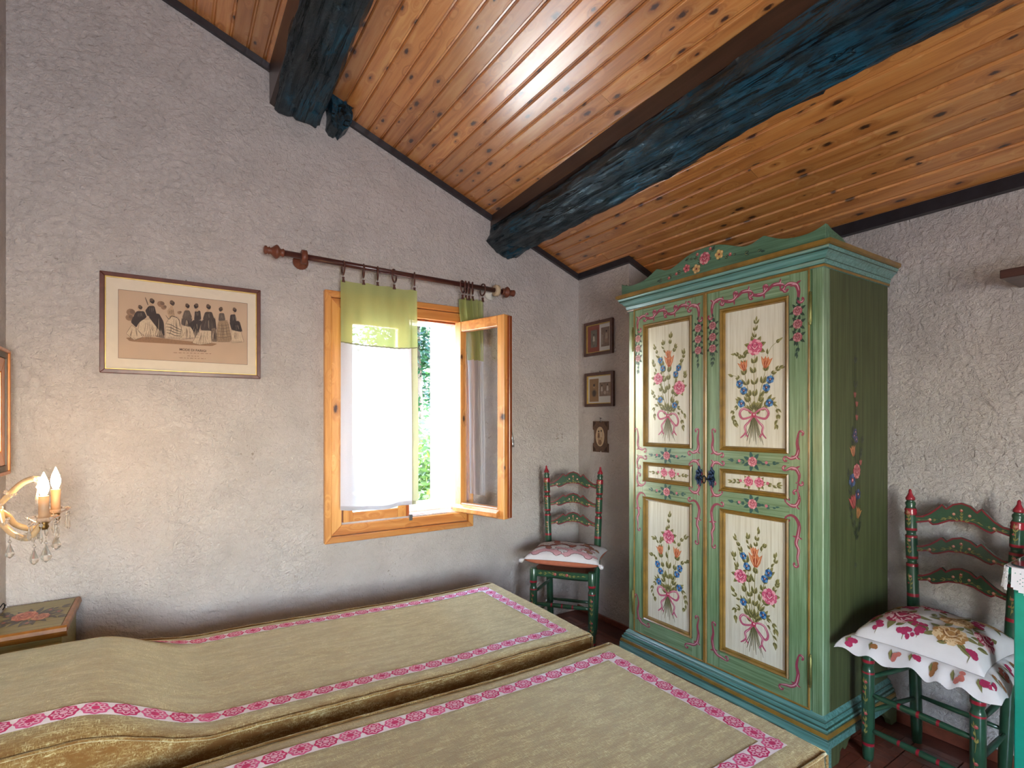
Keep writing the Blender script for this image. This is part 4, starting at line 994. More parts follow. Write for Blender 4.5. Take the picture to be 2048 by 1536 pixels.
for pts, col, lvl in P.p:
    cx = sum(p[0] for p in pts)/len(pts); cy_ = sum(p[1] for p in pts)/len(pts)
    PP.p.append(([(cx+(p[0]-cx)*.0055, cy_+(p[1]-cy_)*.13) for p in pts], col, lvl))
for i in range(26):
    u = (i+.2)/26; PP.poly([(u,.3),(u+.004,.5),(u+.003,.8),(u-.003,.55)], GLF, 1)
def rufp(u, v, h): p = ruf(min(.999, max(0, u)), v); return (p[0], p[1]-h*.5, p[2]+h+.0022)
tag(PP.build('printed_ruffle_flowers', rufp, M['fabric_print'], c2_, (0,0,0)), kind='stuff')

# ------------------------------------------------------------------ beds
def chenille():
    m, nt, p = newmat('olive_chenille')
    a = noise_tex(nt, coords(nt, (30,260,120)), 1.6, 3, .7); b = noise_tex(nt, coords(nt, (260,40,120)), 1.6, 3, .7); c = noise_tex(nt, coords(nt, (9,38,20)), 1.1, 6, .72)
    mx = N(nt, 'ShaderNodeMath', operation='MAXIMUM'); L(nt, a, mx.inputs[0]); L(nt, b, mx.inputs[1])
    c1 = ramp(nt, mx.outputs[0], [(.42, (106,72,32)), (.56, (150,122,74)), (.70, (204,192,148))])
    L(nt, mixc(nt, ramp(nt, c, [(.42, (0,0,0,1)), (.60, (1,1,1,1))]), c1, (118,82,40)), p.inputs['Base Color'])
    p.inputs['Roughness'].default_value = .9; p.inputs['Specular IOR Level'].default_value = .1
    p.inputs['Sheen Weight'].default_value = 1.; p.inputs['Sheen Roughness'].default_value = .42; p.inputs['Sheen Tint'].default_value = lin((222,222,190))
    L(nt, bump(nt, mx.outputs[0], .003, .7), p.inputs['Normal'])
    sh = N(nt, 'ShaderNodeBsdfSheen'); sh.inputs['Color'].default_value = lin((150,146,120)); sh.inputs['Roughness'].default_value = .55
    ads = N(nt, 'ShaderNodeAddShader'); out = nt.nodes['Material Output']; L(nt, p.outputs[0], ads.inputs[0]); L(nt, sh.outputs[0], ads.inputs[1]); L(nt, ads.outputs[0], out.inputs[0]); return m
CH = chenille(); RIB = simple('white_ribbon', (240,232,236), .7, var=.06, vscale=120, spec=.2)
PIPE = simple('olive_piping', (158,136,84), .9, var=.2, vscale=200)
XA, XE = XL+.012, 1.412
def bed(y0, y1, label, seed, ms):
    bd = thing('single_bed', label, 'bed', ((XA+XE)/2, (y0+y1)/2, 0), group='single beds under olive bedspreads')
    og = bd.location
    def zt(x, y):
        q = (y-y0)/(y1-y0); e = 1-abs(2*q-1)**6
        m = sstep(ms, ms-.32, x)*(1-.62*sstep(.74, .96, q)); ed = sstep(XA, XA+.10, x)
        return .452+.022*sstep(.95,.15,x)+.118*m*(.72+.28*e)*(.7+.3*ed)+.004*noise.noise(Vector((x*3+seed, y*3, 1)))+.0022*noise.noise(Vector((x*5+seed, y*16, 4)))*sstep(1.1,.3,x)
    NX = 130; NS = 8; NT = 46
    prof = [('s', 0, i/NS) for i in range(NS)]+[('t', (j/NT), 0) for j in range(NT+1)]+[('s', 1, 1-i/NS) for i in range(1, NS+1)]
    def fn(u, v):
        x = XA+(XE-XA)*u; k, a, b = prof[int(round(v*(len(prof)-1)))]
        if k == 's':
            yb = y0 if a == 0 else y1; sg = -1 if a == 0 else 1; z1 = zt(x, yb)-.010; z = .035+(z1-.035)*b
            return (x, yb+sg*(.006*math.sin(x*11+seed)*(1-b)+.010*(1-b)), z)
        e = .5-.5*math.cos(PI*a) if False else a
        y = y0+(y1-y0)*e; d = min(y-y0, y1-y)
        return (x, y, zt(x, y)-.010*(1-sstep(0, .03, d)))
    mb = MB().grid(fn, NX, len(prof)-1)
    def foot_(u, v):
        y = y0+(y1-y0)*u; z1 = zt(XE, y)-.010*(1-sstep(0, .03, min(y-y0, y1-y))); z = .035+(z1-.035)*v
        return (XE+.010*(1-v)+.005*math.sin(y*13+seed)*(1-v), y, z)
    mb.grid(foot_, 40, 10)
    mb.grid(lambda u, v: (XA, y0+(y1-y0)*u, .035+(zt(XA, y0+(y1-y0)*u)-.045)*v), 10, 2)
    sp = mb.build('bedspread', CH, bd)
    # piping along the seams
    pp = MB(); rj = lambda i: .0006*math.sin(i*1.7)
    for yb in (y0, y1): pp.tube([(XA+(XE-XA)*i/90, yb+(-.002 if yb == y0 else .002), zt(XA+(XE-XA)*i/90, yb)-.007+rj(i)) for i in range(91)], .0042, 6)
    pp.tube([(XE+.002, y0+(y1-y0)*i/40, zt(XE, y0+(y1-y0)*i/40)-.006+rj(i)) for i in range(41)], .0042, 6)
    for yb in (y0, y1): pp.tube([(XE+.004+.010*(1-t), yb+(-.004 if yb == y0 else .004)*(1), .04+(zt(XE, yb)-.05)*t) for t in [i/10 for i in range(11)]], .0042, 6)
    sub(pp, 'piping', CH, sp, og)
    # flowered ribbon near the edges of the top
    inn, wr_ = .062, .050
    def rib(ax, a0, a1, b0, b1, n):
        m = MB()
        if ax == 'x': m.grid(lambda u, v: (a0+(a1-a0)*u, b0+(b1-b0)*v, zt(a0+(a1-a0)*u, b0+(b1-b0)*v)+.0022), n, 3)
        else: m.grid(lambda u, v: (b0+(b1-b0)*v, a0+(a1-a0)*u, zt(b0+(b1-b0)*v, a0+(a1-a0)*u)+.0022), n, 3)
        return m
    xr = XE-inn
    sub(rib('x', XA+.01, xr, y0+inn, y0+inn+wr_, 130), 'ribbon', RIB, sp, og)
    sub(rib('x', XA+.01, xr, y1-inn-wr_, y1-inn, 130), 'ribbon', RIB, sp, og)
    sub(rib('y', y0+inn+wr_, y1-inn-wr_, xr-wr_, xr, 50), 'ribbon', RIB, sp, og)
    pitch = .0615
    def flower(cx, cy_, rot, var):
        Pf = Paint(); ra, rb = .0290, .0238
        dk, md, lt = ((216,58,116),(232,104,154),(250,194,216))
        sc_ = [(1+.07*math.cos(8*a)) for a in [2*PI*i/32 for i in range(32)]]
        Pf.poly([(ra*s*math.cos(2*PI*i/32), rb*s*math.sin(2*PI*i/32)) for i, s in enumerate(sc_)], dk if var else md, 0)
        for i in range(8):
            a = 2*PI*i/8
            pts = [(.36,a-.12),(.60,a-.30),(.82,a),(.60,a+.30),(.36,a+.12)]
            Pf.stroke([(ra*r*math.cos(t), rb*r*math.sin(t)) for r, t in pts], .0034, lt, 2, 3, .7)
            if not var: Pf.leaf(ra*.42*math.cos(a), rb*.42*math.sin(a), math.atan2(rb*math.sin(a), ra*math.cos(a)), .010, .0050, dk, 1)
        Pf.disc(0, 0, .0078, lt if var else dk, 3, 10, 1.15)
        if var: Pf.stroke([(.0088*math.cos(t), .0075*math.sin(t)) for t in [2*PI*i/10 for i in range(11)]], .0016, dk, 4, 1, 1.)
        c, s = math.cos(rot), math.sin(rot)
        def mp(u, v, h):
            x, y = cx+u*c-v*s, cy_+u*s+v*c; return (x, y, zt(x, y)+.0024+h)
        Pf.build('flower_motif', mp, M['fabric_print'], sp, og, .0003, .0005)
    k = 0; x = xr-.028
    while x > XA+.04:
        flower(x, y0+inn+wr_/2, 0, k % 2); flower(x, y1-inn-wr_/2, 0, (k+1) % 2); x -= pitch; k += 1
    y = y0+inn+wr_+.028
    while y < y1-inn-wr_-.02: flower(xr-wr_/2, y, PI/2, k % 2); y += pitch; k += 1
    return bd
bed(1.585, 2.372, 'far single bed under olive chenille spread, beside the window', 1.3, .12)
bed(.690, 1.478, 'near single bed under olive chenille spread, in front of the wardrobe', 6.1, -.12)

# ------------------------------------------------------------------ nightstand
NB = antique('olive_nightstand_paint', (142,132,76), (112,102,54), (160,152,98), 'x', .45, .6)
NM = simple('ochre_varnished_edge', (150,96,36), .4, var=.3, vscale=25, coat=.15)
ns = thing('nightstand', 'small olive painted nightstand with roses on its top, in the corner', 'nightstand', (-.415, 2.58, 0))
nx0, nx1, ny0, ny1 = XL+.006, -.300, 2.402, 2.772; nz = .580
MB().box(nx0, nx1-.018, ny0+.022, ny1-.002, .07, nz-.040).build('body', NB, ns, bevel=.003)
MB().box(nx0, nx1-.016, ny0+.018, ny0+.024, .36, nz-.060).build('drawer', NB, ns, bevel=.003)
MB().lathe([(.006,0),(.006,.4),(.013,.6),(.010,1)], ((nx0+nx1)/2, ny0+.018, .44), ((nx0+nx1)/2, ny0-.008, .44), 12).build('knob', NM, ns)
for x, y in ((nx0+.02, ny0+.04), (nx1-.04, ny0+.04), (nx0+.02, ny1-.03), (nx1-.04, ny1-.03)): MB().lathe([(.012,0),(.016,1)], (x, y, 0), (x, y, .07), 10).build('foot', NM, ns)
MB().box(nx0, nx1-.018, ny0+.020, ny1-.002, nz-.040, nz-.006).build('top_board', NM, ns)
MB().prism([(ny0,nz-.018),(ny0+.003,nz-.006),(ny0+.010,nz),(ny0+.0195,nz-.001),(ny0+.0195,nz-.042),(ny0+.014,nz-.038),(ny0+.006,nz-.028)], 'x', nx0, nx1-.002).build('front_moulding', NM, ns)
MB().prism([(nx1-.0175,nz-.001),(nx1-.008,nz),(nx1-.002,nz-.006),(nx1,nz-.018),(nx1-.006,nz-.030),(nx1-.0175,nz-.042)], 'y', ny0+.0197, ny1).build('side_moulding', NM, ns)
MB().box(nx0+.002, nx1-.0195, ny0+.0215, ny1-.004, nz-.005, nz-.001).build('top_panel', NB, ns, bevel=.001)
P = Paint(); DK = (74,66,52)
for a in range(14): P.leaf(.03*math.cos(a*.45), .02*math.sin(a*.45), a*.45, .055, .018, DK, 1)
for pts in ([(0,0),(.04,.03),(.08,.05)], [(0,0),(-.04,-.03),(-.09,-.05)], [(0,0),(.05,-.01),(.085,-.03)], [(0,0),(-.05,.02),(-.08,.05)]): P.sprig(pts, DK, None, .012, .03, 3, .002)
P.rose(-.022,.012,.036,((150,58,40),(196,96,66),(222,140,104))); P.rose(.028,-.014,.026,((140,70,50),(186,104,72),(214,150,108)))
for x, y in ((.045,.035),(.075,.01),(-.07,-.02),(.0,-.05),(-.075,.035)): P.disc(x, y, .013, (96,84,74), 3, 8); P.disc(x, y, .006, (170,96,74), 4, 6)
P.build('painted_roses', lambda u, v, h: (-.424+u, 2.585+v*1.5, nz-.001+h), M['paint'], ns)

# ------------------------------------------------------------------ crystal wall sconce
CRY = D.materials.new('crystal'); CRY.use_nodes = True; p = CRY.node_tree.nodes['Principled BSDF']
p.inputs['Transmission Weight'].default_value = .85; p.inputs['IOR'].default_value = 1.5; p.inputs['Roughness'].default_value = .03; p.inputs['Base Color'].default_value = (.96,.93,.88,1)
ARM = simple('champagne_glass_arm', (200,172,134), .16, var=.15, vscale=60, coat=.8); p = ARM.node_tree.nodes['Principled BSDF']; p.inputs['Transmission Weight'].default_value = .25
SLV = simple('candle_sleeve', (172,140,112), .5); BUL = emit('lit_candle_bulb', (1,.60,.27,1), 190); BRS = simple('tarnished_brass', (120,92,50), .35, .8)
sc = thing('wall_sconce', 'lit crystal wall sconce with two candle bulbs above the nightstand', 'wall lamp', (XL, 2.20, 1.0))
MB().lathe([(.045,0),(.05,.2),(.04,.5),(.02,.8),(.012,1)], (XL-.001,2.20,1.03), (XL+.03,2.20,1.03), 20).build('wall_plate', BRS, sc)
C1, C2 = Vector((-.320,2.120,1.000)), Vector((-.313,2.270,1.004))
def arm(pts): MB().tube(catmull(pts, 6), .0088, 10).build('arm', ARM, sc)
arm([(XL+.02,2.20,1.035),(-.47,2.17,1.055),(-.428,2.150,1.040),(-.415,2.145,.990),(-.385,2.135,.955),(-.355,2.128,.946),(-.338,2.123,.966),(-.322,2.120,.992)])
arm([(XL+.02,2.20,1.035),(-.47,2.21,1.045),(-.425,2.225,1.010),(-.405,2.235,.975),(-.370,2.25,.955),(-.345,2.262,.962),(-.328,2.268,.980),(-.314,2.270,.996)])
arm([(XL+.02,2.20,1.04),(-.46,2.18,1.03),(-.425,2.160,1.052),(-.40,2.150,1.082),(-.372,2.142,1.112),(-.345,2.136,1.124),(-.325,2.13,1.118)])
def rosette(c, r):
    mb = MB(); c = Vector(c)
    for i in range(9):
        a = 2*PI*i/9; d = Vector((math.cos(a)*.8, math.sin(a)*.6, .5*math.sin(a*2+1))).normalized()
        mb.lathe([(r*.12,0),(r*.34,.45),(r*.26,.8),(.0005,1)], c+d*r*.2, c+d*r*1.15, 5, smooth=False)
    mb.build('crystal_rosette', CRY, sc)
for c in ((-.415,2.146,1.0),(-.372,2.131,.951),(-.345,2.126,.949),(-.40,2.150,1.082),(-.335,2.133,1.122),(-.430,2.15,1.045)): rosette(c, .016)
def pendant(x, y, z, l, r):
    MB().tube([(x,y,z),(x,y,z-.012)], .0012, 5).lathe([(.001,0),(.004,.3),(.006,.5),(.004,.8),(.001,1)], (x,y,z-.010), (x,y,z-.022), 6, smooth=False).lathe([(.0008,0),(r*.55,.35),(r,.68),(r*.7,.86),(.001,1)], (x,y,z-.022), (x,y,z-.022-l), 6, smooth=False).build('pendant', CRY, sc)
for c, zz in ((C1, .992), (C2, .996)):
    mb = MB()
    n = 40
    def dish(u, v): a = 2*PI*u; r = (.010+.026*v)*(1+.10*v*math.cos(8*a)); return (c.x+r*math.cos(a), c.y+r*math.sin(a), zz+.003+.014*v*v)
    mb.grid(dish, n, 5, cu=True); 
    def dish2(u, v): a = 2*PI*u; r = (.010+.026*v)*(1+.10*v*math.cos(8*a)); return (c.x+r*math.cos(a), c.y+r*math.sin(a), zz+.014*v*v)
    mb.grid(dish2, n, 5, cu=True); mb.build('drip_dish', CRY, sc)
    MB().lathe([(.010,0),(.013,.3),(.010,.6),(.016,1)], (c.x,c.y,zz-.022), (c.x,c.y,zz+.004), 12).build('cup', BRS, sc)
    MB().lathe([(.0128,0),(.0128,.98),(.008,1)], (c.x,c.y,zz+.003), (c.x,c.y,zz+.080), 16).build('candle_sleeve', SLV, sc)
    MB().lathe([(.006,0),(.0085,.08),(.0125,.25),(.0135,.4),(.0105,.62),(.006,.8),(.0025,.93),(.0008,1)], (c.x,c.y,zz+.080), (c.x,c.y,zz+.152), 16).build('bulb', BUL, sc)
    for i in range(6):
        a = 2*PI*i/6+.5; pendant(c.x+.035*math.cos(a), c.y+.035*math.sin(a), zz+.012, .040 if i % 2 else .05, .006)
pendant(-.400,2.140,.955,.045,.013); pendant(-.343,2.125,.935,.050,.013); pendant(-.315,2.12,.945,.055,.016); pendant(-.310,2.255,.950,.05,.015); pendant(-.337,2.134,1.115,.05,.006)
# ------------------------------------------------------------------ pictures
FRB = simple('dark_red_wood_frame', (92,44,34), .35, var=.25, vscale=30, coat=.4)
FRG = simple('gilt_slip', (196,166,92), .35, .4, var=.15)
MAT = simple('cream_mount', (226,214,196), .85, var=.03)
SEP = simple('toned_print_paper', (198,172,148), .9, var=.06, vscale=9)
def rect_frame(parent, P3, a0, a1, b0, b1, wv, dp, mat, name='frame_bar', bev=.002):
    """P3(a,b,h) maps plane coords + depth towards the room to world"""
    for pts in ([(a0,b0),(a0+wv,b0+wv),(a0+wv,b1-wv),(a0,b1)], [(a1,b0),(a1,b1),(a1-wv,b1-wv),(a1-wv,b0+wv)], [(a0,b0),(a1,b0),(a1-wv,b0+wv),(a0+wv,b0+wv)], [(a0,b1),(a0+wv,b1-wv),(a1-wv,b1-wv),(a1,b1)]):
        mb = MB(); v = [P3(*p, .001) for p in pts]+[P3(*p, dp) for p in pts]
        mb.add(v, [(0,1,2,3),(4,5,6,7),(0,1,5,4),(1,2,6,5),(2,3,7,6),(3,0,4,7)]); mb.build(name, mat, parent, bevel=bev)
def sheet(parent, P3, a0, a1, b0, b1, h0, h1, mat, name):
    mb = MB(); q = [(a0,b0),(a1,b0),(a1,b1),(a0,b1)]
    mb.add([P3(*p, h0) for p in q]+[P3(*p, h1) for p in q], [(0,1,2,3),(4,5,6,7),(0,1,5,4),(1,2,6,5),(2,3,7,6),(3,0,4,7)]); return mb.build(name, mat, parent)
# large fashion print on the window wall
PY = lambda a, b, h: (a, YW-.004-h, b)
pr = thing('framed_print', 'wide framed fashion engraving of eight ladies in long dresses', 'picture', (.0625, YW, 1.502))
rect_frame(pr, PY, -.243, .368, 1.502, 1.928, .0175, .022, FRB); rect_frame(pr, PY, -.2255, .3505, 1.5195, 1.9105, .003, .014, FRG, 'gilt_slip', 0)
sheet(pr, PY, -.2255, .3505, 1.5195, 1.9105, .002, .006, MAT, 'mount')
ix0, ix1, iz0, iz1 = -.181, .312, 1.568, 1.860
pt = sheet(pr, PY, ix0, ix1, iz0, iz1, .006, .0066, SEP, 'engraving')
P = Paint(); INK, MID, LGT, PAPR = (62,54,54), (112,92,80), (216,194,166), (176,140,108)
def q(zx, zy):
    u = (zx-55)/1945.; tp = 75+215*u; bt = 1110+105*u; return (ix0+(ix1-ix0)*u**.96, iz0+(iz1-iz0)*(bt-zy)/(bt-tp))
def pg(pts, c, l):
    n = len(pts); o = []
    for i in range(n):      # soften the outline
        a, b, d = Vector(pts[i-1]), Vector(pts[i]), Vector(pts[(i+1) % n]); o += [b.lerp(a, .16), b*.9+a*.05+d*.05, b.lerp(d, .16)]
    P.poly([q(*p) for p in o], c, l)
def line(pts, w, c=INK, l=4): P.stroke([q(*p) for p in pts], w, c, l, 4, .4)
P.stroke([(ix0,iz0),(ix1,iz0)], .0012, INK, 0, raw=True, taper=1); P.stroke([(ix0,iz1),(ix1,iz1)], .0012, INK, 0, raw=True, taper=1)
P.stroke([(ix0,iz0),(ix0,iz1)], .0012, INK, 0, raw=True, taper=1); P.stroke([(ix1,iz0),(ix1,iz1)], .0012, INK, 0, raw=True, taper=1)
pg([(140,800),(500,790),(1000,850),(1500,890),(1400,930),(900,900),(200,860)], (160,124,96), 0)
for x, y, r in ((210,420,70),(190,500,60),(620,290,60),(660,340,45),(890,420,32)): P.disc(*q(x,y), r*.00023, (158,126,102), 0, 10); P.disc(*q(x+20,y-10), r*.00014, (130,104,88), 1, 9)
line([(400,190),(425,260),(440,310)], .004, MID)
def lady(hx, hy, hr, torso, tc, skirts, face=1):
    rl = random.Random(int(hx))
    for pts, c in skirts:
        pg(pts, c, 1.2); xs = [p[0] for p in pts]; ys = [p[1] for p in pts]; cx = sum(xs)/len(xs); y0_, y1_ = min(ys), max(ys)
        fold = MID if c[0] > 140 else (36,32,34) if rl.random() < .5 else (120,108,100)
        for k in range(9):
            t = rl.uniform(-.75,.75); hw_ = (max(xs)-min(xs))*.5; ya = y0_+(y1_-y0_)*rl.uniform(.1,.5); yb = y0_+(y1_-y0_)*rl.uniform(.65,.94)
            line([(cx+t*hw_*.45, ya), (cx+t*hw_*.62, (ya+yb)/2), (cx+t*hw_*.8, yb)], .0013, fold if rl.random() < .7 else LGT, 2)
        for i in range(len(pts)): line([pts[i-1], pts[i]], .0011, INK, 2)
        if c == LGT:
            for k in range(8): x_ = cx+(k/7-.5)*hw_*1.3; line([(x_, y1_-38), (x_+6, y1_-20), (x_-4, y1_-8)], .0014, MID, 2)
    pg(torso, tc, 2.4)
    for k in range(6):
        x_ = hx+rl.uniform(-.9,.9)*hr; y_ = torso[0][1]+rl.uniform(15,40); line([(x_, y_), (x_+rl.uniform(-15,15), y_+60)], .0013, (128,116,108) if tc[0] < 120 else MID, 4)
    P.disc(*q(hx, hy+hr*.15), hr*.00030, (204,172,142), 3.2, 10); P.disc(*q(hx+face*hr*.32, hy-hr*.12), hr*.00026, INK, 4, 9); P.disc(*q(hx+face*hr*.1, hy-hr*.62), hr*.00020, MID, 5, 8); P.disc(*q(hx+face*hr*.5, hy+hr*.45), hr*.00017, (84,72,66), 4, 7)
    pg([(hx-hr*.35, hy+hr*.6), (hx+hr*.35, hy+hr*.6), (hx+hr*.7, torso[0][1]+14), (hx-hr*.7, torso[0][1]+14)], (198,166,136), 2.2)
DKK = (70,62,62); GRY = (132,112,98)
lady(325,345,30,[(280,400),(385,400),(425,490),(320,570),(280,650),(205,565)],DKK,[([(330,530),(470,515),(600,690),(560,775),(400,785),(300,690)],LGT),([(220,610),(300,680),(370,790),(250,840),(150,740)],LGT)])
lady(485,250,36,[(450,320),(530,320),(565,470),(430,475),(400,390)],DKK,[([(440,470),(590,430),(660,560),(675,780),(620,700),(560,640)],DKK),([(560,640),(640,720),(680,810),(540,780)],GRY)])
lady(775,278,36,[(740,350),(800,350),(830,470),(740,500),(705,400)],(190,160,130),[([(750,480),(880,490),(945,760),(900,815),(690,805),(685,600)],LGT)])
for k in range(4): line([(690+4*k,590+45*k),(760,600+45*k),(830,640+42*k),(935,690+28*k)], .0028)
line([(690,460),(740,520),(780,470),(880,520),(900,640)], .0026)
lady(1005,322,33,[(970,385),(1045,385),(1090,500),(930,505)],(108,94,86),[([(930,500),(1090,500),(1060,640),(920,600)],(100,88,82)),([(930,610),(1080,635),(1140,800),(890,830)],LGT)])
lady(1160,325,36,[(1130,390),(1215,390),(1230,530),(1115,540)],DKK,[([(1110,530),(1240,540),(1200,680),(1140,740),(1035,600)],DKK),([(1090,650),(1190,690),(1190,800),(1130,800)],GRY)],-1)
lady(1335,338,37,[(1290,410),(1400,410),(1440,520),(1250,530)],(84,74,70),[([(1240,530),(1450,490),(1480,700),(1215,690)],(78,68,66)),([(1200,685),(1390,690),(1395,885),(1200,905),(1085,880)],LGT),([(1390,660),(1460,650),(1490,860),(1400,860)],GRY)])
lady(1555,375,32,[(1520,430),(1600,430),(1625,540),(1505,550)],(104,92,86),[([(1505,545),(1660,540),(1730,865),(1465,865)],(168,142,114))],-1)
for k in range(5): line([(1490-k*2,610+k*45),(1580,620+k*45),(1690+k*8,605+k*45)], .0018, MID)
for k in range(9): line([(1475+k*28,790),(1472+k*29,860)], .0012, MID)
lady(1770,388,33,[(1705,455),(1790,450),(1810,560),(1695,570)],DKK,[([(1690,560),(1860,550),(1915,720),(1730,690)],DKK),([(1715,680),(1890,715),(1940,870),(1730,885)],LGT)])
for x in (420,450,480,1010,1060,1280,1330,1790,1840): line([(x,700),(x-8,770),(x-4,830)], .0014, MID)
for i, (a, b, y) in enumerate(((800,1390,1035),(1010,1190,1078),(890,1300,1112))):
    x = a
    while x < b: w_ = random.uniform(25, 70); line([(x,y+(x-1100)*.035),(min(b,x+w_),y+(min(b,x+w_)-1100)*.035)], .0022, (140,106,82)); x += w_+14
P.build('ink_drawing', lambda u, v, h: PY(u, v, .0067+h), M['print'], pt, pr.location, .00008, .0001)
cu_ = D.curves.new('title', 'FONT'); cu_.body = 'MODE DI PARIGI'; cu_.size = .0140; cu_.offset = .0003; cu_.align_x = 'CENTER'; cu_.extrude = .0001
to = D.objects.new('title_tmp', cu_); COL.objects.link(to); bpy.context.view_layer.update()
me = D.meshes.new_from_object(to.evaluated_get(bpy.context.evaluated_depsgraph_get())); D.objects.remove(to, do_unlink=True)
me.transform(Matrix.Translation((q(1100,1005)[0]-pr.location.x, -.0112, q(1100,1005)[1]-pr.location.z)) @ Matrix.Rotation(R(90), 4, 'X'))
me.materials.clear(); me.materials.append(simple('title_ink', (84,62,52), .9)); tt = D.objects.new('title_lettering', me); COL.objects.link(tt); tt.parent = pt
sheet(pr, PY, -.2255, .3505, 1.5195, 1.9105, .0105, .012, M['glass'], 'glass_pane')
MB().tube([(.06,YW-.005,1.925),(.064,YW-.012,1.936),(.068,YW-.005,1.925)], .0015, 5).build('hanger', M['blackiron'], pr)

# small photographs on the chimney breast
PX = lambda a, b, h: (XB-.003-h, a, b)
WLN = simple('walnut_photo_frame', (82,54,46), .35, var=.25, vscale=40, coat=.3)
PH1, PH2, WHT, RED, KRF = simple('grey_photograph', (104,100,90), .6, var=.25, vscale=45), simple('sepia_photograph', (128,108,92), .6, var=.25, vscale=45), simple('white_card', (206,206,204), .85), simple('rust_card', (134,66,50), .8, var=.06), simple('brown_card', (140,108,72), .8, var=.06)
def person(P, x, z, s, c1, c2):
    P.disc(x, z+.62*s, .10*s, c2, 2, 9); P.poly([(x-.12*s,z+.5*s),(x+.12*s,z+.5*s),(x+.17*s,z),(x-.17*s,z)], c1, 1); P.poly([(x-.12*s,z),(x-.02*s,z),(x-.03*s,z-.35*s),(x-.11*s,z-.35*s)], c2, 1); P.poly([(x+.12*s,z),(x+.02*s,z),(x+.03*s,z-.35*s),(x+.11*s,z-.35*s)], c2, 1)
    P.disc(x, z+.68*s, .10*s, (50,44,42), 3, 8); P.poly([(x-.2*s,z+.1*s),(x-.14*s,z+.45*s),(x-.1*s,z+.45*s),(x-.14*s,z+.1*s)], c2, 2)
def photo_frame(z0, z1, y0, y1, label):
    f = thing('framed_photograph', label, 'picture', (XB, (y0+y1)/2, z0), group='small frames on the chimney breast')
    rect_frame(f, PX, y0, y1, z0, z1, .020, .022, WLN); rect_frame(f, PX, y0+.020, y1-.020, z0+.020, z1-.020, .005, .016, FRG, 'gilt_slip', 0)
    sheet(f, PX, y0+.025, y1-.025, z0+.025, z1-.025, .013, .0142, M['glass'], 'glass_pane')
    MB().tube([(XB-.004,(y0+y1)/2-.005,z1-.002),(XB-.010,(y0+y1)/2,z1+.010),(XB-.004,(y0+y1)/2+.005,z1-.002)], .0014, 5).build('hanger', M['blackiron'], f)
    return f
f1 = photo_frame(1.733, 1.959, 2.440, 2.710, 'topmost small walnut frame holding two grey photographs, rust card at left')
ym = 2.572
sheet(f1, PX, ym, 2.687, 1.756, 1.936, .002, .006, RED, 'rust_mount'); sheet(f1, PX, 2.463, ym, 1.756, 1.936, .002, .006, WHT, 'white_mount')
a = sheet(f1, PX, 2.595, 2.655, 1.79, 1.905, .006, .0068, PH1, 'photograph'); b = sheet(f1, PX, 2.478, 2.556, 1.785, 1.910, .006, .0068, PH2, 'photograph')
P = Paint(); person(P, 2.625, 1.83, .065, (206,200,184), (150,136,120)); P.build('printed_image', lambda u, v, h: PX(u, v, .0069+h), M['print'], a, f1.location, .0001, .0001)
P = Paint(); person(P, 2.505, 1.835, .07, (182,166,146), (170,146,124)); P.poly([(2.535,1.80),(2.553,1.80),(2.553,1.87),(2.535,1.86)], (160,148,134), 1); P.build('printed_image', lambda u, v, h: PX(u, v, .0069+h), M['print'], b, f1.location, .0001, .0001)
f2 = photo_frame(1.394, 1.620, 2.433, 2.705, 'middle small walnut frame with two sepia photographs on white card')
sheet(f2, PX, 2.456, 2.682, 1.417, 1.597, .002, .006, WHT, 'white_mount')
a = sheet(f2, PX, 2.580, 2.668, 1.428, 1.580, .006, .0068, KRF, 'photograph'); b = sheet(f2, PX, 2.466, 2.572, 1.462, 1.552, .006, .0068, PH2, 'photograph')
P = Paint(); P.disc(2.622,1.484,.026,(120,96,70),1,14); P.disc(2.622,1.484,.020,(66,54,48),2,12,.8); P.disc(2.622,1.53,.011,(176,146,112),3,10); P.disc(2.622,1.537,.010,(70,56,46),4,9); P.build('printed_image', lambda u, v, h: PX(u, v, .0069+h), M['print'], a, f2.location, .0001, .0001)
P = Paint(); person(P, 2.548, 1.495, .055, (206,196,186), (170,150,138)); person(P, 2.495, 1.497, .058, (212,204,196), (176,156,142)); P.disc(2.52,1.485,.012,(190,170,156),1,9); P.build('printed_image', lambda u, v, h: PX(u, v, .0069+h), M['print'], b, f2.location, .0001, .0001)
f3 = thing('photo_plaque', 'lowest picture, a carved brown plaque with an oval portrait', 'picture', (XB, 2.562, 1.096), group='small frames on the chimney breast')
y0, y1, z0, z1 = 2.490, 2.636, 1.096, 1.299
pts = [(y0,z0),(2.553,z0),(2.557,z0+.008),(2.567,z0+.008),(2.571,z0),(y1,z0),(y1,z0+.055),(y1-.012,z0+.06),(y1-.015,(z0+z1)/2),(y1-.012,z1-.06),(y1,z1-.055),(y1,z1),(2.571,z1),(2.567,z1-.008),(2.557,z1-.008),(2.553,z1),(y0,z1),(y0,z1-.055),(y0+.012,z1-.06),(y0+.015,(z0+z1)/2),(y0+.012,z0+.06),(y0,z0+.055)]
MB().prism(pts, 'x', XB-.010, XB-.002).build('carved_board', simple('carved_brown_wood', (98,70,54), .55, var=.3, vscale=60, bmp=.001), f3, bevel=.001)
ov = lambda r, k: [(2.563+r*.042*math.cos(2*PI*i/28), 1.198+r*.066*math.sin(2*PI*i/28)) for i in range(28)]
MB().prism(ov(1.06,0), 'x', XB-.0115, XB-.009).build('oval_rim', WLN, f3); MB().prism(ov(.98,0), 'x', XB-.0125, XB-.010).build('oval_portrait', simple('sepia_portrait', (196,170,140), .7, var=.08, vscale=30), f3)
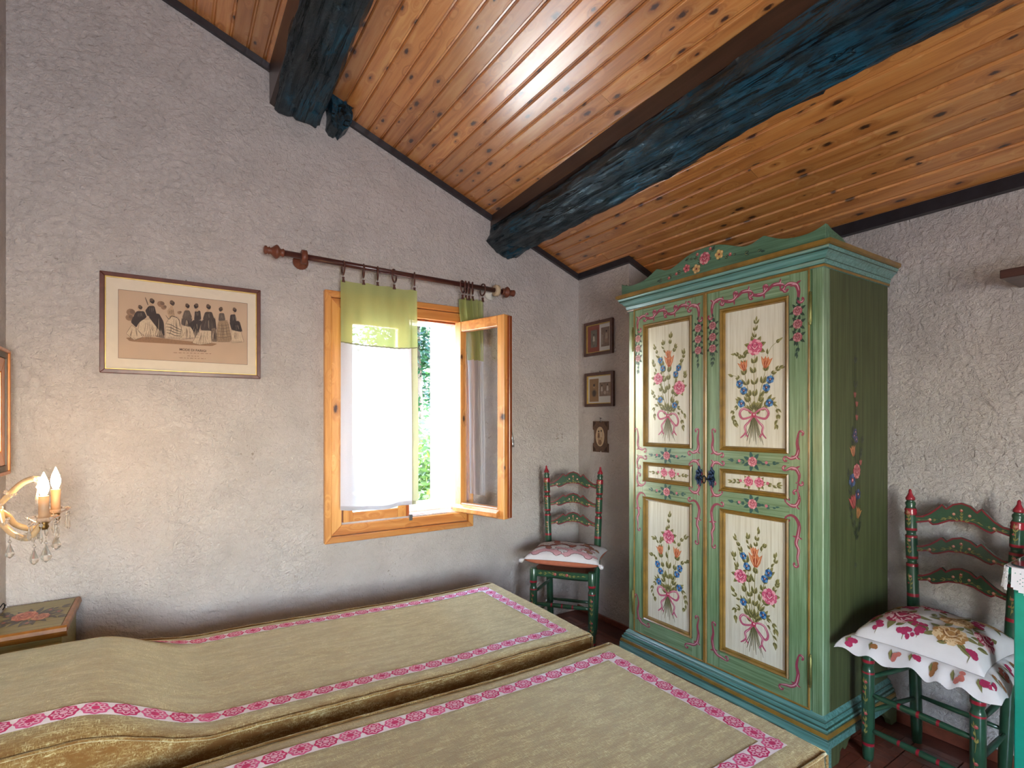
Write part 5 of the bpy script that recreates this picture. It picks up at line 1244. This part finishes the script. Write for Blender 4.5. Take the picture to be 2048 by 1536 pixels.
P = Paint(); person(P, 2.575, 1.19, .062, (120,90,72), (160,128,104)); person(P, 2.550, 1.195, .06, (206,186,160), (170,140,114)); P.disc(2.563,1.160,.018,(140,108,86),1,10)
for sy in (-1, 1):
    for sz in (-1, 1): P.poly([(2.563+sy*.066,1.198+sz*.095),(2.563+sy*.040,1.198+sz*.095),(2.563+sy*.045,1.198+sz*.080),(2.563+sy*.066,1.198+sz*.062)], (70,48,40), 1)
P.build('printed_image', lambda u, v, h: (XB-.0127-h, u, v), M['print'], f3, None, .0001, .0001)
MB().tube([(XB,2.563,1.318),(XB-.014,2.563,1.320)], .002, 6).tube([(XB-.010,2.563,1.319),(XB-.008,2.565,1.30),(XB-.009,2.563,1.292)], .0012, 5).build('nail', M['blackiron'], f3)

# mirror on the left wall
PL = lambda a, b, h: (XL+.003+h, a, b)
mr = thing('wall_mirror', 'mirror in a stepped gilt and dark frame at the photo left edge', 'mirror', (XL, 2.42, 1.102))
GO = simple('orange_gilt_frame', (190,116,56), .32, .3, var=.2, vscale=25, coat=.4); DKG = simple('dark_green_frame_cove', (66,52,30), .4, var=.2)
rect_frame(mr, PL, 2.10, 2.685, 1.102, 1.565, .012, .032, GO, 'outer_bead'); rect_frame(mr, PL, 2.112, 2.673, 1.114, 1.553, .022, .026, DKG, 'cove', 0); rect_frame(mr, PL, 2.134, 2.651, 1.136, 1.531, .052, .022, GO, 'inner_bead')
sheet(mr, PL, 2.186, 2.599, 1.188, 1.479, .004, .008, simple('silvered_glass', (220,222,222), .03, 1.), 'mirror_glass')

# ------------------------------------------------------------------ shelf and lace covered table at the right edge
MB_ = MB().box(2.422, XR-.0015, -.35, .600, 1.795, 1.825).build('wall_shelf', M['walnut'], bevel=.002)
tag(MB_, 'plain dark walnut wall shelf high on the right wall', 'shelf')
TL = simple('bright_teal_paint', (20,150,128), .32, var=.08, vscale=20, coat=.4)
tx0, tx1, ty0, ty1, tz = 2.150, XR-.014, -.15, .520, .852
tb = thing('side_table', 'bright teal side table at the photo right edge', 'table', ((tx0+tx1)/2, (ty0+ty1)/2, 0))
MB().box(tx0, tx1, ty0, ty1, tz-.022, tz).build('table_top', TL, tb, bevel=.006)
for x in (tx0+.016, tx1-.05):
    for y in (ty0+.016, ty1-.050): MB().box(x, x+.034, y, y+.034, 0, tz-.022).build('leg', TL, tb, bevel=.003)
for a in (('x', tx0+.022, tx0+.040), ('x', tx1-.046, tx1-.028)): MB().box(a[1], a[2], ty0+.05, ty1-.05, tz-.16, tz-.022).build('apron', TL, tb)
for y in (ty0+.022, ty1-.04): MB().box(tx0+.05, tx1-.05, y, y+.018, tz-.16, tz-.022).build('apron', TL, tb)
LACE = simple('white_crochet_cotton', (222,220,226), .9, spec=.1)
lc = thing('lace_cloth', 'white crochet lace cloth draped over the teal table', 'tablecloth', ((tx0+tx1)/2, (ty0+ty1)/2, tz))
def rr(x0, x1, y0, y1, r, n=6):
    o = []
    for cx, cy_, a0 in ((x1-r,y1-r,0),(x0+r,y1-r,90),(x0+r,y0+r,180),(x1-r,y0+r,270)):
        for i in range(n+1): a = R(a0+90*i/n); o.append((cx+r*math.cos(a), cy_+r*math.sin(a)))
    return o
MB().prism(rr(tx0-.004, tx1-.002, ty0-.004, ty1+.004, .04), 'z', tz+.0005, tz+.0035).build('cloth_top', LACE, lc)
def lace(f, Ln, name):
    cs = .0058; nu = int(Ln/cs); nv = 13; mb = MB(); rnd = random.Random(4)
    for i in range(nu):
        drop = nv-3+int(round(2.6*abs(math.sin(PI*i/11))))
        for j in range(drop):
            op = (abs((i % 14)-7)+abs(j-6)) in (3, 5) or (j == 2 and i % 2) 
            a, b = i*cs, (i+1)*cs; c_, d = -j*cs, -(j+1)*cs
            if not op: mb.add([f(a,c_),f(b,c_),f(b,d),f(a,d)], [(0,1,2,3)])
            else:
                g = cs*.28; o = [f(a,c_),f(b,c_),f(b,d),f(a,d)]; n_ = [f(a+g,c_-g),f(b-g,c_-g),f(b-g,d+g),f(a+g,d+g)]
                mb.add(o+n_, [(0,1,5,4),(1,2,6,5),(2,3,7,6),(3,0,4,7)])
    ob = mb.build(name, LACE, lc)
    sm = ob.modifiers.new('thickness', 'SOLIDIFY'); sm.thickness = .0012
    return ob
fl_ = lambda v: .010*(-v/.08)**1.2 if v < 0 else 0
lace(lambda u, v: (tx0-.004-fl_(v)-.002*math.sin(u*60)*(-v/.08), ty1-.016-u, tz+.002+v), ty1-ty0-.03, 'lace_edge')
lace(lambda u, v: (tx0+.012+u, ty1+.004+fl_(v)+.002*math.sin(u*60)*(-v/.08), tz+.002+v), tx1-tx0-.02, 'lace_edge')
crn = lambda u, v: (tx0+.014-(.018+fl_(v))*math.sin(u/.0285*PI/2), ty1-.014+(.018+fl_(v))*math.cos(u/.0285*PI/2), tz+.002+v)
lace(crn, .0285, 'lace_corner')
gs = MB().prism(rr(tx0+.004, tx1-.006, ty0+.004, ty1-.004, .04), 'z', tz+.0038, tz+.0095)
GLS = D.materials.new('table_glass'); GLS.use_nodes = True; p = GLS.node_tree.nodes['Principled BSDF']; p.inputs['Base Color'].default_value = lin((70,84,100)); p.inputs['Roughness'].default_value = .06; p.inputs['Transmission Weight'].default_value = .6
tag(gs.build('glass_sheet', GLS, bevel=.001), 'sheet of dark glass lying on the lace table cloth', 'glass')
# dark wire by the nightstand
tag(MB().tube(catmull([(XL+.002,2.70,.60),(XL+.012,2.695,.615),(XL+.014,2.70,.60),(XL+.008,2.705,.588),(XL+.016,2.71,.606)], 5), .0018, 6).build('lamp_wire', M['blackiron']), 'short curled black wire on the wall behind the nightstand', 'wire')

# ------------------------------------------------------------------ outdoors
GRD = simple('pale_gravel', (206,198,182), .95, var=.2, vscale=3)
structure(MB().box(-14, 20, YW+TH+.02, 26, -.9, -.4), 'ground', GRD, 'pale sunlit gravel outside the window')
def leafmat(name, c, t):
    m = D.materials.new(name); m.use_nodes = True; nt = m.node_tree; nt.nodes.clear()
    o = N(nt, 'ShaderNodeOutputMaterial'); d = N(nt, 'ShaderNodeBsdfPrincipled'); tl = N(nt, 'ShaderNodeBsdfTranslucent'); mx = N(nt, 'ShaderNodeMixShader')
    n = noise_tex(nt, coords(nt), 2.5, 3); cc = ramp(nt, n, [(.35, tuple(v*.6 for v in c)), (.7, c)]); L(nt, cc, d.inputs['Base Color']); d.inputs['Roughness'].default_value = .4
    tl.inputs[0].default_value = lin(t); mx.inputs[0].default_value = .35; L(nt, d.outputs[0], mx.inputs[1]); L(nt, tl.outputs[0], mx.inputs[2]); L(nt, mx.outputs[0], o.inputs[0]); return m
LF = [leafmat('dark_leaf', (30,58,38), (50,96,40)), leafmat('mid_leaf', (44,78,44), (76,120,46)), leafmat('lime_leaf', (74,104,46), (120,150,60))]
BARK = simple('bark', (86,72,60), .9, var=.3, vscale=20, bmp=.01)
def tree(name, x, y, zb, zt, rx, n, ls, mat, label, seed, trunk=True):
    rnd = random.Random(seed); t = thing(name, label, 'tree' if trunk else 'shrub', (x, y, -.4), group='garden greenery outside the window')
    mb = MB(); cz_, rz = (zb+zt)/2, (zt-zb)/2
    blobs = [(x+rnd.uniform(-.6,.6)*rx, y+rnd.uniform(-.6,.6)*rx, cz_+rnd.uniform(-.75,.75)*rz, rx*rnd.uniform(.3,.5)) for _ in range(16)]
    for i in range(n):
        bx_, by_, bz, br = rnd.choice(blobs); d = Vector((rnd.gauss(0,1), rnd.gauss(0,1), rnd.gauss(0,1))).normalized(); p = Vector((bx_,by_,bz))+d*br*rnd.uniform(.6,1.05)
        a = Vector((rnd.gauss(0,1), rnd.gauss(0,1), rnd.gauss(0,.6)-.3)).normalized(); b = a.orthogonal().normalized(); l = ls*rnd.uniform(.6,1.3)
        mb.add([p, p+a*l*.45+b*l*.22, p+a*l, p+a*l*.45-b*l*.22], [(0,1,2,3)])
    mb.build('foliage', mat, t)
    tk = MB()
    if trunk:
        tk.tube([(x,y,-.42),(x+.05,y,zb),(x-.03,y+.03,cz_),(x,y,zt-.3)], [.14,.11,.08,.02], 8)
    for bx_, by_, bz, br in blobs[:8]: tk.tube([(x,y,max(-.42, min(bz-.4, cz_)-.1) if trunk else -.42),((x+bx_)/2,(y+by_)/2,(bz+(cz_ if trunk else -.4))/2),(bx_,by_,bz)], [.035,.025,.01], 5)
    tk.build('trunk' if trunk else 'stems', BARK, t)
tree('garden_tree', 3.1, 7.4, .7, 6.0, 1.05, 9000, .12, LF[0], 'tall dark evergreen seen through the gap beside the curtain', 1)
tree('garden_tree', .75, 8.2, .4, 6.4, 1.05, 7000, .13, LF[0], 'tall dark evergreen showing through the sheer curtain', 2)
tree('garden_tree', 4.2, 10.4, .3, 7.0, 1.5, 8000, .15, LF[1], 'mid green tree standing behind the dark evergreen', 3)
tree('garden_tree', -2.2, 9.6, .2, 5.8, 1.5, 4000, .15, LF[1], 'mid green tree farthest left outside the window', 4)
tree('garden_shrub', 2.72, 5.75, -.3, 1.30, .55, 3500, .11, LF[2], 'lime green leafy shrub below the dark evergreen outside', 5, False)
tree('garden_shrub', 1.45, 5.9, -.3, 1.1, .52, 2500, .11, LF[2], 'lime green leafy shrub behind the sheer curtain outside', 6, False)
